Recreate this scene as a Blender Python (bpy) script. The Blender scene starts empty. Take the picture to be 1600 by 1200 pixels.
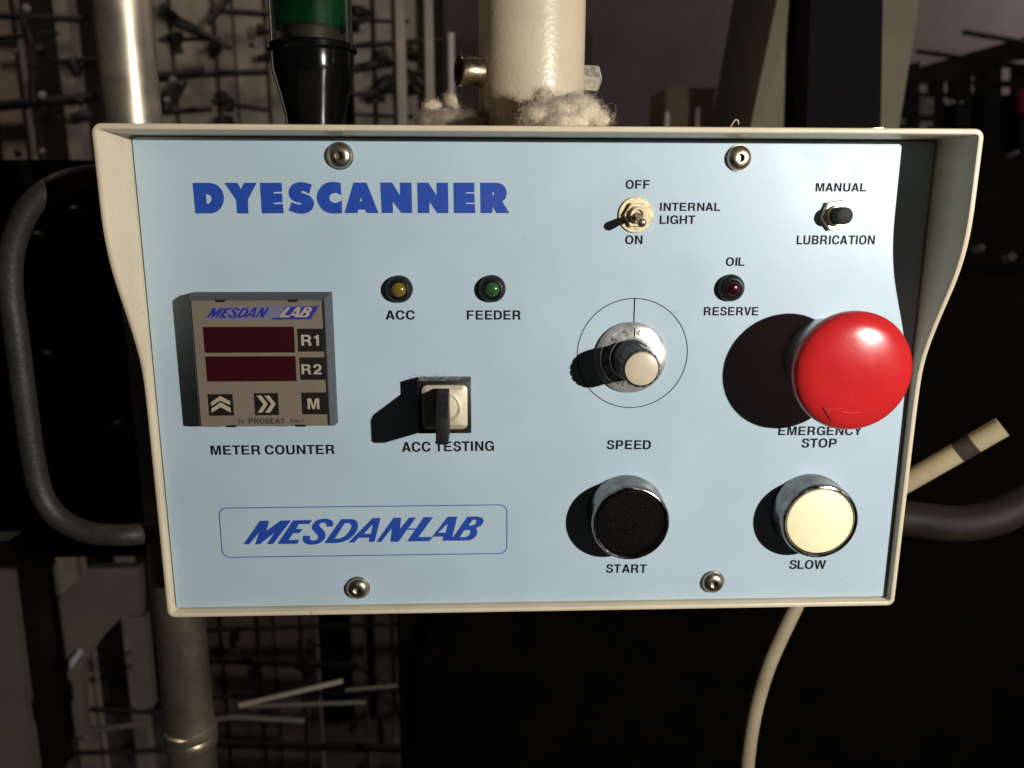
import bpy, bmesh, math, random, json
from mathutils import Vector, Matrix
from mathutils.geometry import tessellate_polygon

random.seed(11)
SC = bpy.context.scene
COL = SC.collection

# ------------------------------------------------------------------ space
# All measures are millimetres on the face plate: x right, y up, z out of the plate.
S = 0.001
def W(p):
    return Vector(((p[0] - 142.5) * S, -p[2] * S, p[1] * S))
MAP = Matrix(((1, 0, 0), (0, 0, -1), (0, 1, 0)))

# ------------------------------------------------------------------ camera
YAW, PITCH, ROLL = -0.040452520, -0.222751615, 0.003077940
CAM = Vector((120.0314, 158.5806, 303.3644))
FPX = 1290.0
ROT = Matrix.Rotation(YAW, 3, 'Y') @ Matrix.Rotation(PITCH, 3, 'X') @ Matrix.Rotation(ROLL, 3, 'Z')
cam_data = bpy.data.cameras.new('camera')
cam_data.sensor_width = 36.0
cam_data.lens = FPX * 36.0 / 1600.0
cam_data.clip_start = 0.01
cam_data.clip_end = 100.0
cam_data.dof.use_dof = True
cam_data.dof.focus_distance = 0.300
cam_data.dof.aperture_fstop = 13.0
cam = bpy.data.objects.new('camera', cam_data)
COL.objects.link(cam)
cam.matrix_world = Matrix.Translation(W(CAM)) @ (MAP @ ROT).to_4x4()
SC.camera = cam

def at(px, py, z=0.0):
    """the point at depth z (mm) seen at photo pixel (px, py)"""
    d = ROT @ Vector(((px - 800.0) / FPX, -(py - 600.0) / FPX, -1.0))
    t = (z - CAM.z) / d.z
    return CAM + d * t

# ------------------------------------------------------------------ world and lamps
world = bpy.data.worlds.new('World')
SC.world = world
world.use_nodes = True
world.node_tree.nodes['Background'].inputs[0].default_value = (1.0, 0.96, 0.94, 1)
world.node_tree.nodes['Background'].inputs[1].default_value = 0.006

def lamp(name, kind, loc, energy, color, size=None, target=None):
    l = bpy.data.lights.new(name, kind)
    l.energy = energy
    l.color = color
    if kind in ('POINT', 'SPOT'):
        l.shadow_soft_size = size
    elif kind == 'AREA':
        l.shape = 'DISK'
        l.size = size
    o = bpy.data.objects.new(name, l)
    COL.objects.link(o)
    o.location = W(loc)
    if target is not None:
        o.rotation_euler = (W(target) - W(loc)).to_track_quat('-Z', 'Y').to_euler()
    return o
lamp('work_lamp', 'POINT', (550, 212, 530), 23.2, (1.0, 0.962, 0.885), 0.004)
lamp('hall_lamp', 'AREA', (4300, 2300, -2700), 62.0, (1.0, 0.89, 0.86), 0.5, (4000, 700, -3800))
lamp('creel_fill', 'AREA', (-900, 2300, -300), 8.5, (1.0, 0.85, 0.70), 0.4, (-450, 400, -1600))  # unseen fill light, added to brighten the creel and the lower left

SC.view_settings.view_transform = 'Standard'
SC.view_settings.look = 'None'
SC.view_settings.exposure = 0.0
SC.view_settings.gamma = 1.0
SC.view_settings.use_curve_mapping = False

# ------------------------------------------------------------------ materials
def mat(name, col, rough=0.5, metal=0.0, coat=0.0, coat_r=0.1, var=0.0, vscale=200.0, bump=0.0, bscale=600.0,
        rvar=0.0, trans=0.0, ior=1.45, spec=0.5, specks=None, detail=4.0, stretch=None, aniso=0.0, sheen=0.0, bdist=0.0004):
    m = bpy.data.materials.new(name)
    m.use_nodes = True
    nt = m.node_tree
    N, L = nt.nodes, nt.links
    b = N['Principled BSDF']
    b.inputs['Base Color'].default_value = (*col, 1)
    b.inputs['Roughness'].default_value = rough
    b.inputs['Metallic'].default_value = metal
    b.inputs['IOR'].default_value = ior
    b.inputs['Specular IOR Level'].default_value = spec
    b.inputs['Coat Weight'].default_value = coat
    b.inputs['Coat Roughness'].default_value = coat_r
    b.inputs['Transmission Weight'].default_value = trans
    b.inputs['Anisotropic'].default_value = aniso
    b.inputs['Sheen Weight'].default_value = sheen
    tc = N.new('ShaderNodeTexCoord')
    src = tc.outputs['Object']
    if stretch:
        mp = N.new('ShaderNodeMapping')
        mp.inputs['Scale'].default_value = stretch
        L.new(src, mp.inputs['Vector'])
        src = mp.outputs['Vector']
    if var > 0 or rvar > 0:
        n = N.new('ShaderNodeTexNoise')
        n.inputs['Scale'].default_value = vscale
        n.inputs['Detail'].default_value = detail
        n.inputs['Roughness'].default_value = 0.6
        L.new(src, n.inputs['Vector'])
        cur = None
        if var > 0:
            r = N.new('ShaderNodeValToRGB')
            r.color_ramp.elements[0].position = 0.3
            r.color_ramp.elements[1].position = 0.7
            r.color_ramp.elements[0].color = (*[max(0, c * (1 - var)) for c in col], 1)
            r.color_ramp.elements[1].color = (*[min(1, c * (1 + var)) for c in col], 1)
            L.new(n.outputs['Fac'], r.inputs['Fac'])
            cur = r.outputs['Color']
            if specks:
                scol, sscale, thr = specks
                n3 = N.new('ShaderNodeTexNoise')
                n3.inputs['Scale'].default_value = sscale
                n3.inputs['Detail'].default_value = 2.0
                L.new(tc.outputs['Object'], n3.inputs['Vector'])
                r3 = N.new('ShaderNodeValToRGB')
                r3.color_ramp.elements[0].position = thr
                r3.color_ramp.elements[1].position = min(1.0, thr + 0.04)
                L.new(n3.outputs['Fac'], r3.inputs['Fac'])
                mx = N.new('ShaderNodeMix')
                mx.data_type = 'RGBA'
                L.new(r3.outputs['Color'], mx.inputs[0])
                L.new(cur, mx.inputs[6])
                mx.inputs[7].default_value = (*scol, 1)
                cur = mx.outputs[2]
            L.new(cur, b.inputs['Base Color'])
        if rvar > 0:
            mr = N.new('ShaderNodeMapRange')
            mr.inputs['From Min'].default_value = 0.3
            mr.inputs['From Max'].default_value = 0.7
            mr.inputs['To Min'].default_value = max(0.02, rough - rvar)
            mr.inputs['To Max'].default_value = min(1, rough + rvar)
            L.new(n.outputs['Fac'], mr.inputs['Value'])
            L.new(mr.outputs['Result'], b.inputs['Roughness'])
    if bump > 0:
        n2 = N.new('ShaderNodeTexNoise')
        n2.inputs['Scale'].default_value = bscale
        n2.inputs['Detail'].default_value = 3.0
        L.new(src, n2.inputs['Vector'])
        bp = N.new('ShaderNodeBump')
        bp.inputs['Strength'].default_value = bump
        bp.inputs['Distance'].default_value = bdist
        L.new(n2.outputs['Fac'], bp.inputs['Height'])
        L.new(bp.outputs['Normal'], b.inputs['Normal'])
        if coat > 0:
            L.new(bp.outputs['Normal'], b.inputs['Coat Normal'])
    return m

M = {}
M['cream'] = mat('cream_powder_coat', (0.62, 0.535, 0.39), 0.33, var=0.09, vscale=28, bump=0.25, bscale=900, bdist=0.0002, rvar=0.06, specks=((0.40, 0.33, 0.22), 160, 0.72))
M['cream_pole'] = mat('cream_textured_paint', (0.54, 0.46, 0.33), 0.32, var=0.05, vscale=60, bump=0.32, bscale=650, bdist=0.0004)
M['plate'] = mat('pale_blue_printed_plate', (0.405, 0.517, 0.598), 0.40, var=0.035, vscale=30, rvar=0.10, bump=0.05, bscale=1500,
                 bdist=0.0001, spec=0.5, specks=((0.7, 0.75, 0.76), 430, 0.80))
M['ink_blue'] = mat('blue_ink', (0.016, 0.062, 0.36), 0.45, var=0.10, vscale=500)
M['ink_black'] = mat('black_ink', (0.005, 0.005, 0.006), 0.6, spec=0.15, var=0.10, vscale=500)
M['black_plastic'] = mat('black_plastic', (0.012, 0.012, 0.012), 0.42, var=0.25, vscale=300, bump=0.12, bscale=1800, specks=((0.05, 0.05, 0.048), 900, 0.72))
M['black_rough'] = mat('black_pebbled_plastic', (0.0022, 0.002, 0.0018), 0.5, spec=0.09, var=0.3, vscale=700, bump=0.5, bscale=1600, bdist=0.0003,
                       specks=((0.06, 0.05, 0.038), 1700, 0.67))
M['key_plastic'] = mat('dusty_black_key_plastic', (0.009, 0.009, 0.0095), 0.6, spec=0.3, var=0.35, vscale=400, bump=0.3, bscale=1500, specks=((0.06, 0.06, 0.06), 1300, 0.68))
M['meter_case'] = mat('grey_meter_case', (0.060, 0.067, 0.071), 0.5, var=0.12, vscale=200, bump=0.1, bscale=1500)
M['meter_black'] = mat('meter_black', (0.010, 0.010, 0.009), 0.4, var=0.2, vscale=400)
M['meter_face'] = mat('taupe_meter_face', (0.188, 0.155, 0.116), 0.35, var=0.06, vscale=120)
M['meter_key'] = mat('meter_key_black', (0.012, 0.010, 0.008), 0.4, var=0.15, vscale=300)
M['meter_ink'] = mat('pale_taupe_ink', (0.38, 0.32, 0.25), 0.5, var=0.08, vscale=400)
M['meter_brown'] = mat('brown_ink', (0.035, 0.026, 0.020), 0.5, var=0.15, vscale=600)
M['meter_violet'] = mat('faded_violet_band', (0.16, 0.16, 0.24), 0.4, var=0.12, vscale=500)
M['meter_blue'] = mat('dark_violet_blue_ink', (0.028, 0.030, 0.24), 0.4, var=0.15, vscale=600)
M['display'] = mat('dark_red_display_window', (0.034, 0.0045, 0.0065), 0.22, var=0.12, vscale=200, coat=0.3)
M['red'] = mat('red_plastic', (0.50, 0.018, 0.020), 0.20, var=0.06, vscale=90, rvar=0.03, bump=0.015, bscale=700, coat=0.15, coat_r=0.14)
M['red_dark'] = mat('dark_red_groove', (0.13, 0.004, 0.006), 0.5, var=0.1, vscale=500)
M['red_glint'] = mat('pale_red_glint', (0.60, 0.05, 0.045), 0.4, var=0.1, vscale=500)  # glints on the red cap, put in as colour
M['chrome'] = mat('dull_chrome', (0.24, 0.235, 0.225), 0.20, metal=1.0, var=0.35, vscale=220, rvar=0.12, bump=0.3, bscale=350, bdist=0.0003)
M['collar'] = mat('satin_grey_metal', (0.50, 0.50, 0.49), 0.34, metal=1.0, var=0.12, vscale=150, rvar=0.08)
M['nickel'] = mat('warm_nickel', (0.68, 0.56, 0.37), 0.36, metal=0.5, var=0.08, vscale=500, rvar=0.1)
M['nickel_bright'] = mat('bright_nickel', (0.80, 0.74, 0.62), 0.42, metal=0.8, var=0.10, vscale=500, rvar=0.1)
M['bolt'] = mat('dull_brass_plated_bolt', (0.36, 0.30, 0.19), 0.30, metal=1.0, var=0.2, vscale=300, rvar=0.08)
M['creel_dark'] = mat('matt_dark_brown', (0.030, 0.023, 0.018), 0.8, var=0.5, vscale=5, detail=8)
M['steel'] = mat('stainless_steel', (0.43, 0.385, 0.31), 0.34, metal=1.0, var=0.12, vscale=500, rvar=0.08)
M['lock_plate'] = mat('satin_brass_plate', (0.60, 0.53, 0.40), 0.42, metal=0.45, var=0.06, vscale=200, rvar=0.06)
M['dial'] = mat('spun_aluminium_dial', (0.74, 0.74, 0.71), 0.30, metal=0.72, var=0.2, vscale=120, rvar=0.12)
M['ivory'] = mat('ivory_plastic', (0.55, 0.465, 0.345), 0.35, var=0.04, vscale=300, coat=0.2)
M['pale_button'] = mat('pale_yellow_button', (0.93, 0.865, 0.555), 0.40, var=0.02, vscale=200)
M['led_y'] = mat('yellow_lens', (0.15, 0.11, 0.010), 0.16, var=0.15, vscale=500, coat=0.5, coat_r=0.05)
M['led_g'] = mat('green_lens', (0.022, 0.085, 0.022), 0.16, var=0.15, vscale=500, coat=0.5, coat_r=0.05)
M['led_r'] = mat('dark_red_lens', (0.035, 0.002, 0.004), 0.16, var=0.15, vscale=500, coat=0.5, coat_r=0.05)
M['led_bezel'] = mat('black_lamp_holder', (0.006, 0.006, 0.006), 0.42, spec=0.3, var=0.2, vscale=400)
M['lint'] = mat('dusty_cotton_lint', (0.52, 0.44, 0.33), 0.95, var=0.30, vscale=110, bump=0.25, bscale=900, bdist=0.0006, sheen=0.3, spec=0.1)
M['lint_shaded'] = mat('shaded_cotton_lint', (0.26, 0.21, 0.15), 0.95, var=0.35, vscale=110, bump=0.25, bscale=900, bdist=0.0006, sheen=0.3, spec=0.1)  # lint colour darkened for the shade beside the pole
M['pole_chrome'] = mat('worn_chrome_tube', (0.54, 0.47, 0.37), 0.40, metal=0.87, var=0.22, vscale=30, rvar=0.10, bump=0.08, bscale=120)
M['pole_dull'] = mat('dull_darker_tube', (0.42, 0.36, 0.275), 0.30, metal=0.88, var=0.3, vscale=25, rvar=0.12, bump=0.1, bscale=120)  # same tube in a darker metal tone, for its lower length and coupling
M['rubber'] = mat('black_hose_rubber', (0.024, 0.0195, 0.0155), 0.52, spec=0.35, var=0.3, vscale=120, bump=0.35, bscale=500, bdist=0.0006)
M['hose_dark'] = mat('dusty_black_hose', (0.015, 0.011, 0.008), 0.6, spec=0.2, var=0.35, vscale=60, bump=0.3, bscale=300, bdist=0.0006)
M['scuff'] = mat('pale_scuff', (0.66, 0.70, 0.71), 0.6, var=0.05, vscale=500)
M['lamp_black'] = mat('glossy_black_lamp_base', (0.003, 0.003, 0.003), 0.14, spec=0.35, var=0.2, vscale=100, rvar=0.04)
M['lamp_green'] = mat('green_lamp_lens', (0.004, 0.15, 0.045), 0.2, trans=0.45, var=0.2, vscale=150, coat=0.4, coat_r=0.06)
M['lamp_clear'] = mat('smoked_clear_plastic', (0.62, 0.66, 0.62), 0.06, trans=1.0, var=0.1, vscale=100)
M['lamp_beige'] = mat('beige_lamp_socket', (0.09, 0.072, 0.045), 0.5, var=0.15, vscale=200)
M['cable'] = mat('cream_cable_sheath', (0.30, 0.25, 0.165), 0.5, var=0.15, vscale=60, bump=0.1, bscale=300)
M['rod'] = mat('cream_rod_paint', (0.37, 0.305, 0.185), 0.5, var=0.12, vscale=50)
M['tape'] = mat('black_tape', (0.035, 0.030, 0.024), 0.5, var=0.2, vscale=100)
M['wall'] = mat('grey_mauve_plaster', (0.205, 0.175, 0.17), 0.9, var=0.22, vscale=1.6, bump=0.2, bscale=20, bdist=0.01, detail=8)
M['floor'] = mat('dark_concrete', (0.10, 0.095, 0.09), 0.8, var=0.3, vscale=3, detail=8)
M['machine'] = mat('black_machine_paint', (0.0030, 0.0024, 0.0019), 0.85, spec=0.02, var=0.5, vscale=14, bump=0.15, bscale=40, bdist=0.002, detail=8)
M['post_beige'] = mat('dirty_beige_post', (0.44, 0.375, 0.295), 0.6, var=0.3, vscale=9, detail=6)
M['post_grey'] = mat('grey_post', (0.36, 0.315, 0.26), 0.6, var=0.3, vscale=9, detail=6)
M['dark_bar'] = mat('dark_steel_bar', (0.025, 0.021, 0.018), 0.5, var=0.35, vscale=12, detail=6)
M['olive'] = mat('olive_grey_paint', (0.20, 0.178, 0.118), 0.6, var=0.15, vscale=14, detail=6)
M['olive_shaded'] = mat('shaded_olive_paint', (0.062, 0.053, 0.034), 0.6, var=0.2, vscale=14, detail=6)  # the olive paint darkened in colour for the column's shaded face
M['soft_black'] = mat('matt_black_post', (0.0055, 0.005, 0.0055), 0.7, spec=0.1, var=0.2, vscale=14)
M['bracket'] = mat('grey_bracket_paint', (0.115, 0.10, 0.078), 0.6, var=0.2, vscale=14)
M['brown_card'] = mat('brown_cardboard', (0.16, 0.115, 0.075), 0.8, var=0.2, vscale=12)
M['white_pin'] = mat('white_plastic_pin', (0.75, 0.68, 0.66), 0.5, var=0.1, vscale=100)
M['bobbin'] = mat('grey_ceramic', (0.42, 0.40, 0.40), 0.35, var=0.2, vscale=60)
M['red_cloth'] = mat('dull_red_paint', (0.30, 0.035, 0.05), 0.6, var=0.2, vscale=30)

# ------------------------------------------------------------------ mesh builder (millimetres)
ORG = {}
class MB:
    def __init__(s):
        s.v, s.f = [], []
    def add(s, vs, fs):
        o = len(s.v)
        s.v += [Vector(p) for p in vs]
        s.f += [tuple(i + o for i in f) for f in fs]
        return s
    def box(s, x0, x1, y0, y1, z0, z1, bev=0.0, seg=2):
        bm = bmesh.new()
        bmesh.ops.create_cube(bm, size=1)
        for v in bm.verts:
            v.co = Vector(((x0 + x1) / 2 + v.co.x * (x1 - x0), (y0 + y1) / 2 + v.co.y * (y1 - y0), (z0 + z1) / 2 + v.co.z * (z1 - z0)))
        if bev:
            bmesh.ops.bevel(bm, geom=list(bm.edges), offset=bev, segments=seg, profile=0.5, affect='EDGES')
        return s.bm(bm)
    def bm(s, bm):
        bm.verts.index_update()
        s.add([v.co.copy() for v in bm.verts], [[v.index for v in f.verts] for f in bm.faces])
        bm.free()
        return s
    def hexa(s, lo, hi):
        """loft between two equal loops, both ends closed"""
        n = len(lo)
        fs = [(i, (i + 1) % n, n + (i + 1) % n, n + i) for i in range(n)]
        fs += [tuple(range(n))[::-1], tuple(range(n, 2 * n))]
        return s.add(list(lo) + list(hi), fs)
    def lathe(s, prof, c, axis=(0, 0, 1), seg=48, rmod=None, cap0=True, cap1=True):
        a = Vector(axis).normalized()
        q = Vector((0, 0, 1)).rotation_difference(a)
        c = Vector(c)
        vs, rows = [], []
        for k, (r, h) in enumerate(prof):
            if r < 1e-6:
                rows.append([len(vs)])
                vs.append(c + q @ Vector((0, 0, h)))
            else:
                row = []
                for i in range(seg):
                    t = 2 * math.pi * i / seg
                    rr = rmod(k, r, t) if rmod else r
                    row.append(len(vs))
                    vs.append(c + q @ Vector((rr * math.cos(t), rr * math.sin(t), h)))
                rows.append(row)
        fs = []
        for A, B in zip(rows, rows[1:]):
            if len(A) == 1 and len(B) == 1:
                continue
            for i in range(seg):
                j = (i + 1) % seg
                if len(A) == 1:
                    fs.append((A[0], B[j], B[i]))
                elif len(B) == 1:
                    fs.append((A[i], A[j], B[0]))
                else:
                    fs.append((A[i], A[j], B[j], B[i]))
        if cap0 and len(rows[0]) > 1:
            fs.append(tuple(rows[0][::-1]))
        if cap1 and len(rows[-1]) > 1:
            fs.append(tuple(rows[-1]))
        return s.add(vs, fs)
    def tube(s, path, r, seg=16, sub=0):
        P = [Vector(p) for p in path]
        R = list(r) if isinstance(r, (list, tuple)) else [r] * len(P)
        if sub:
            Q, RR = [], []
            for i in range(len(P) - 1):
                p0, p1, p2, p3 = P[max(0, i - 1)], P[i], P[i + 1], P[min(len(P) - 1, i + 2)]
                for k in range(sub):
                    t = k / sub
                    Q.append(0.5 * ((2 * p1) + (p2 - p0) * t + (2 * p0 - 5 * p1 + 4 * p2 - p3) * t * t + (3 * p1 - p0 - 3 * p2 + p3) * t ** 3))
                    RR.append(R[i] * (1 - t) + R[i + 1] * t)
            P, R = Q + [P[-1]], RR + [R[-1]]
        vs, fs = [], []
        up = None
        for i, p in enumerate(P):
            d = (P[min(i + 1, len(P) - 1)] - P[max(i - 1, 0)]).normalized()
            if up is None:
                up = d.orthogonal().normalized()
            up = (up - d * up.dot(d)).normalized()
            w = d.cross(up)
            for k in range(seg):
                t = 2 * math.pi * k / seg
                vs.append(p + (up * math.cos(t) + w * math.sin(t)) * R[i])
        for i in range(len(P) - 1):
            for k in range(seg):
                j = (k + 1) % seg
                fs.append((i * seg + k, i * seg + j, (i + 1) * seg + j, (i + 1) * seg + k))
        fs.append(tuple(range(seg))[::-1])
        n = (len(P) - 1) * seg
        fs.append(tuple(range(n, n + seg)))
        return s.add(vs, fs)
    def sheet(s, loops, z):
        """flat printed shape(s): outer loop first, holes after; (x, y) in mm at height z"""
        L3 = [[Vector((p[0], p[1], 0)) for p in lp] for lp in loops]
        flat = [p for lp in L3 for p in lp]
        tris = tessellate_polygon(L3)
        fs = []
        for a, b, c in tris:
            A, B, C = flat[a], flat[b], flat[c]
            if (B - A).cross(C - A).z < 0:
                a, c = c, a
            fs.append((a, b, c))
        return s.add([(p.x, p.y, z) for p in flat], fs)
    def build(s, name, material, parent=None, origin=None, recalc=True, smooth=35.0):
        if origin is None:
            origin = ORG[parent.name] if parent is not None else (0, 0, 0)
        origin = Vector(origin)
        me = bpy.data.meshes.new(name)
        wo = W(origin)
        me.from_pydata([W(p) - wo for p in s.v], [], s.f)
        if recalc:
            bm = bmesh.new()
            bm.from_mesh(me)
            bmesh.ops.recalc_face_normals(bm, faces=bm.faces)
            bm.to_mesh(me)
            bm.free()
        if smooth:
            for p in me.polygons:
                p.use_smooth = True
            me.set_sharp_from_angle(angle=math.radians(smooth))
        me.materials.append(material)
        o = bpy.data.objects.new(name, me)
        COL.objects.link(o)
        if parent is not None:
            o.parent = parent
            o.location = wo - W(ORG[parent.name])
        else:
            o.location = wo
        ORG[o.name] = origin
        return o

def tag(o, label, cat, group=None):
    o['label'] = label
    o['category'] = cat
    if group:
        o['group'] = group
    return o
def empty(name, origin, label=None, cat=None, group=None, parent=None):
    o = bpy.data.objects.new(name, None)
    o.empty_display_size = 0.01
    COL.objects.link(o)
    ORG[o.name] = Vector(origin)
    if parent is not None:
        o.parent = parent
        o.location = W(origin) - W(ORG[parent.name])
    else:
        o.location = W(origin)
    if label:
        tag(o, label, cat, group)
    return o
def structure(o):
    o['kind'] = 'structure'
    return o

# ------------------------------------------------------------------ lettering
def smooth_loop(pts, sub=5):
    """(x, y) is a corner, (x, y, 1) a point on a curve"""
    n, out = len(pts), []
    for i in range(n):
        p0, p1, p2, p3 = (Vector(pts[(i + k) % n][:2]) for k in (-1, 0, 1, 2))
        c1, c2 = len(pts[i]) < 3, len(pts[(i + 1) % n]) < 3
        out.append(p1)
        if c1 and c2:
            continue
        if c1:
            p0 = p1
        if c2:
            p3 = p2
        for k in range(1, sub):
            t = k / sub
            out.append(0.5 * ((2 * p1) + (p2 - p0) * t + (2 * p0 - 5 * p1 + 4 * p2 - p3) * t * t + (3 * p1 - p0 - 3 * p2 + p3) * t ** 3))
    return [(p.x, p.y) for p in out]

GL = {}
def glyph(ch, loops):
    L = [smooth_loop(l, 4) for l in loops]
    V = [p for l in L for p in l]
    F = [tuple(t) for t in tessellate_polygon([[Vector((x, y, 0)) for x, y in l] for l in L])]
    x0 = min(v[0] for v in V)
    GL[ch] = ([(v[0] - x0, v[1]) for v in V], F)
def oval(cx, cy, rx, ry, k=0.10):
    return [(cx + rx * math.copysign(abs(math.cos(t)) ** (1 - k), math.cos(t)), cy + ry * math.copysign(abs(math.sin(t)) ** (1 - k), math.sin(t)), 1) for t in [2 * math.pi * i / 16 for i in range(16)]]
FONT = {
 'A': [[(0, 0), (200, 0), (262, 205), (520, 205), (580, 0), (785, 0), (500, 1000), (285, 1000)], [(312, 368), (470, 368), (391, 745)]],
 'B': [[(0, 0), (400, 0), (560, 30, 1), (660, 120, 1), (692, 270, 1), (660, 405, 1), (560, 515), (640, 605, 1), (665, 740, 1), (630, 880, 1), (540, 965, 1), (400, 1000), (0, 1000)],
       [(190, 172), (390, 172), (470, 205, 1), (495, 295, 1), (465, 390, 1), (380, 422), (190, 422)], [(190, 592), (370, 592), (445, 625, 1), (470, 710, 1), (445, 795, 1), (370, 828), (190, 828)]],
 'C': [[(748, 655), (712, 810, 1), (600, 960, 1), (400, 1022, 1), (180, 960, 1), (40, 790, 1), (0, 500, 1), (40, 210, 1), (180, 45, 1), (395, -22, 1), (600, 45, 1), (718, 190, 1), (755, 355),
        (562, 355), (515, 215, 1), (395, 150, 1), (265, 215, 1), (200, 360, 1), (190, 500, 1), (200, 645, 1), (270, 790, 1), (400, 850, 1), (510, 795, 1), (552, 655)]],
 'D': [[(0, 0), (360, 0), (530, 40, 1), (660, 160, 1), (722, 330, 1), (730, 500, 1), (722, 670, 1), (660, 840, 1), (530, 960, 1), (360, 1000), (0, 1000)],
       [(190, 172), (340, 172), (440, 205, 1), (515, 310, 1), (537, 500, 1), (515, 690, 1), (440, 795, 1), (340, 828), (190, 828)]],
 'E': [[(0, 0), (660, 0), (660, 172), (190, 172), (190, 425), (610, 425), (610, 592), (190, 592), (190, 828), (645, 828), (645, 1000), (0, 1000)]],
 'F': [[(0, 0), (190, 0), (190, 415), (570, 415), (570, 585), (190, 585), (190, 828), (630, 828), (630, 1000), (0, 1000)]],
 'G': [[(752, 690), (712, 840, 1), (592, 970, 1), (400, 1022, 1), (180, 960, 1), (40, 790, 1), (0, 500, 1), (40, 210, 1), (180, 45, 1), (375, -22, 1), (530, 15, 1), (625, 115), (645, 0), (772, 0),
        (772, 538), (415, 538), (415, 378), (588, 378), (570, 290, 1), (515, 190, 1), (410, 148, 1), (270, 205, 1), (200, 350, 1), (190, 500, 1), (200, 650, 1), (270, 795, 1), (400, 852, 1), (505, 805, 1), (556, 690)]],
 'H': [[(0, 0), (190, 0), (190, 415), (530, 415), (530, 0), (720, 0), (720, 1000), (530, 1000), (530, 592), (190, 592), (190, 1000), (0, 1000)]],
 'I': [[(0, 0), (190, 0), (190, 1000), (0, 1000)]],
 'L': [[(0, 0), (600, 0), (600, 174), (190, 174), (190, 1000), (0, 1000)]],
 'M': [[(0, 0), (180, 0), (180, 770), (345, 0), (510, 0), (674, 770), (674, 0), (855, 0), (855, 1000), (577, 1000), (428, 290), (278, 1000), (0, 1000)]],
 'N': [[(0, 0), (185, 0), (185, 690), (520, 0), (720, 0), (720, 1000), (535, 1000), (535, 320), (200, 1000), (0, 1000)]],
 'O': [oval(395, 500, 395, 522), oval(395, 500, 203, 350)],
 'P': [[(0, 0), (190, 0), (190, 350), (400, 350), (545, 380, 1), (640, 490, 1), (665, 672, 1), (640, 860, 1), (550, 968, 1), (400, 1000), (0, 1000)],
       [(190, 518), (360, 518), (445, 555, 1), (475, 674, 1), (445, 798, 1), (360, 832), (190, 832)]],
 'R': [[(0, 0), (190, 0), (190, 385), (355, 385), (450, 352, 1), (485, 235, 1), (495, 95, 1), (520, 0), (732, 0), (732, 30), (694, 90, 1), (682, 270, 1), (645, 405, 1), (572, 465),
        (660, 560, 1), (690, 720, 1), (660, 880, 1), (570, 968, 1), (440, 1000), (0, 1000)], [(190, 550), (395, 550), (470, 590, 1), (495, 692, 1), (470, 795, 1), (395, 832), (190, 832)]],
 'S': [[(650, 690), (628, 840, 1), (530, 968, 1), (340, 1022, 1), (150, 975, 1), (45, 850, 1), (28, 715, 1), (72, 580, 1), (190, 490, 1), (350, 440, 1), (455, 385, 1), (480, 290, 1), (440, 192, 1),
        (330, 148, 1), (222, 195, 1), (190, 320), (0, 320), (30, 150, 1), (130, 32, 1), (330, -22, 1), (540, 32, 1), (650, 160, 1), (672, 300, 1), (640, 430, 1), (530, 530, 1), (360, 590, 1),
        (245, 640, 1), (215, 725, 1), (245, 820, 1), (335, 858, 1), (430, 815, 1), (460, 690)]],
 'T': [[(245, 0), (435, 0), (435, 828), (680, 828), (680, 1000), (0, 1000), (0, 828), (245, 828)]],
 'U': [[(0, 1000), (0, 340), (40, 120, 1), (160, 10, 1), (355, -22, 1), (550, 10, 1), (670, 120, 1), (710, 340), (710, 1000), (520, 1000), (520, 340), (485, 200, 1), (355, 148, 1), (225, 200, 1), (190, 340), (190, 1000)]],
 'V': [[(265, 0), (455, 0), (720, 1000), (520, 1000), (362, 250), (205, 1000), (0, 1000)]],
 'W': [[(200, 0), (385, 0), (530, 690), (675, 0), (860, 0), (1060, 1000), (865, 1000), (760, 300), (625, 1000), (435, 1000), (300, 300), (195, 1000), (0, 1000)]],
 'Y': [[(275, 0), (465, 0), (465, 385), (740, 1000), (530, 1000), (370, 590), (215, 1000), (0, 1000), (275, 385)]],
 '1': [[(170, 0), (355, 0), (355, 1000), (205, 1000), (150, 870, 1), (0, 815), (0, 685), (170, 700)]],
 '2': [[(0, 0), (640, 0), (640, 170), (275, 170), (340, 245, 1), (485, 350, 1), (600, 490, 1), (640, 680, 1), (600, 850, 1), (490, 968, 1), (320, 1015, 1), (150, 968, 1), (45, 850, 1), (20, 650),
        (207, 650), (235, 800, 1), (320, 852, 1), (410, 810, 1), (445, 690, 1), (405, 570, 1), (290, 455, 1), (110, 290, 1), (20, 130, 1)]],
}
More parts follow.
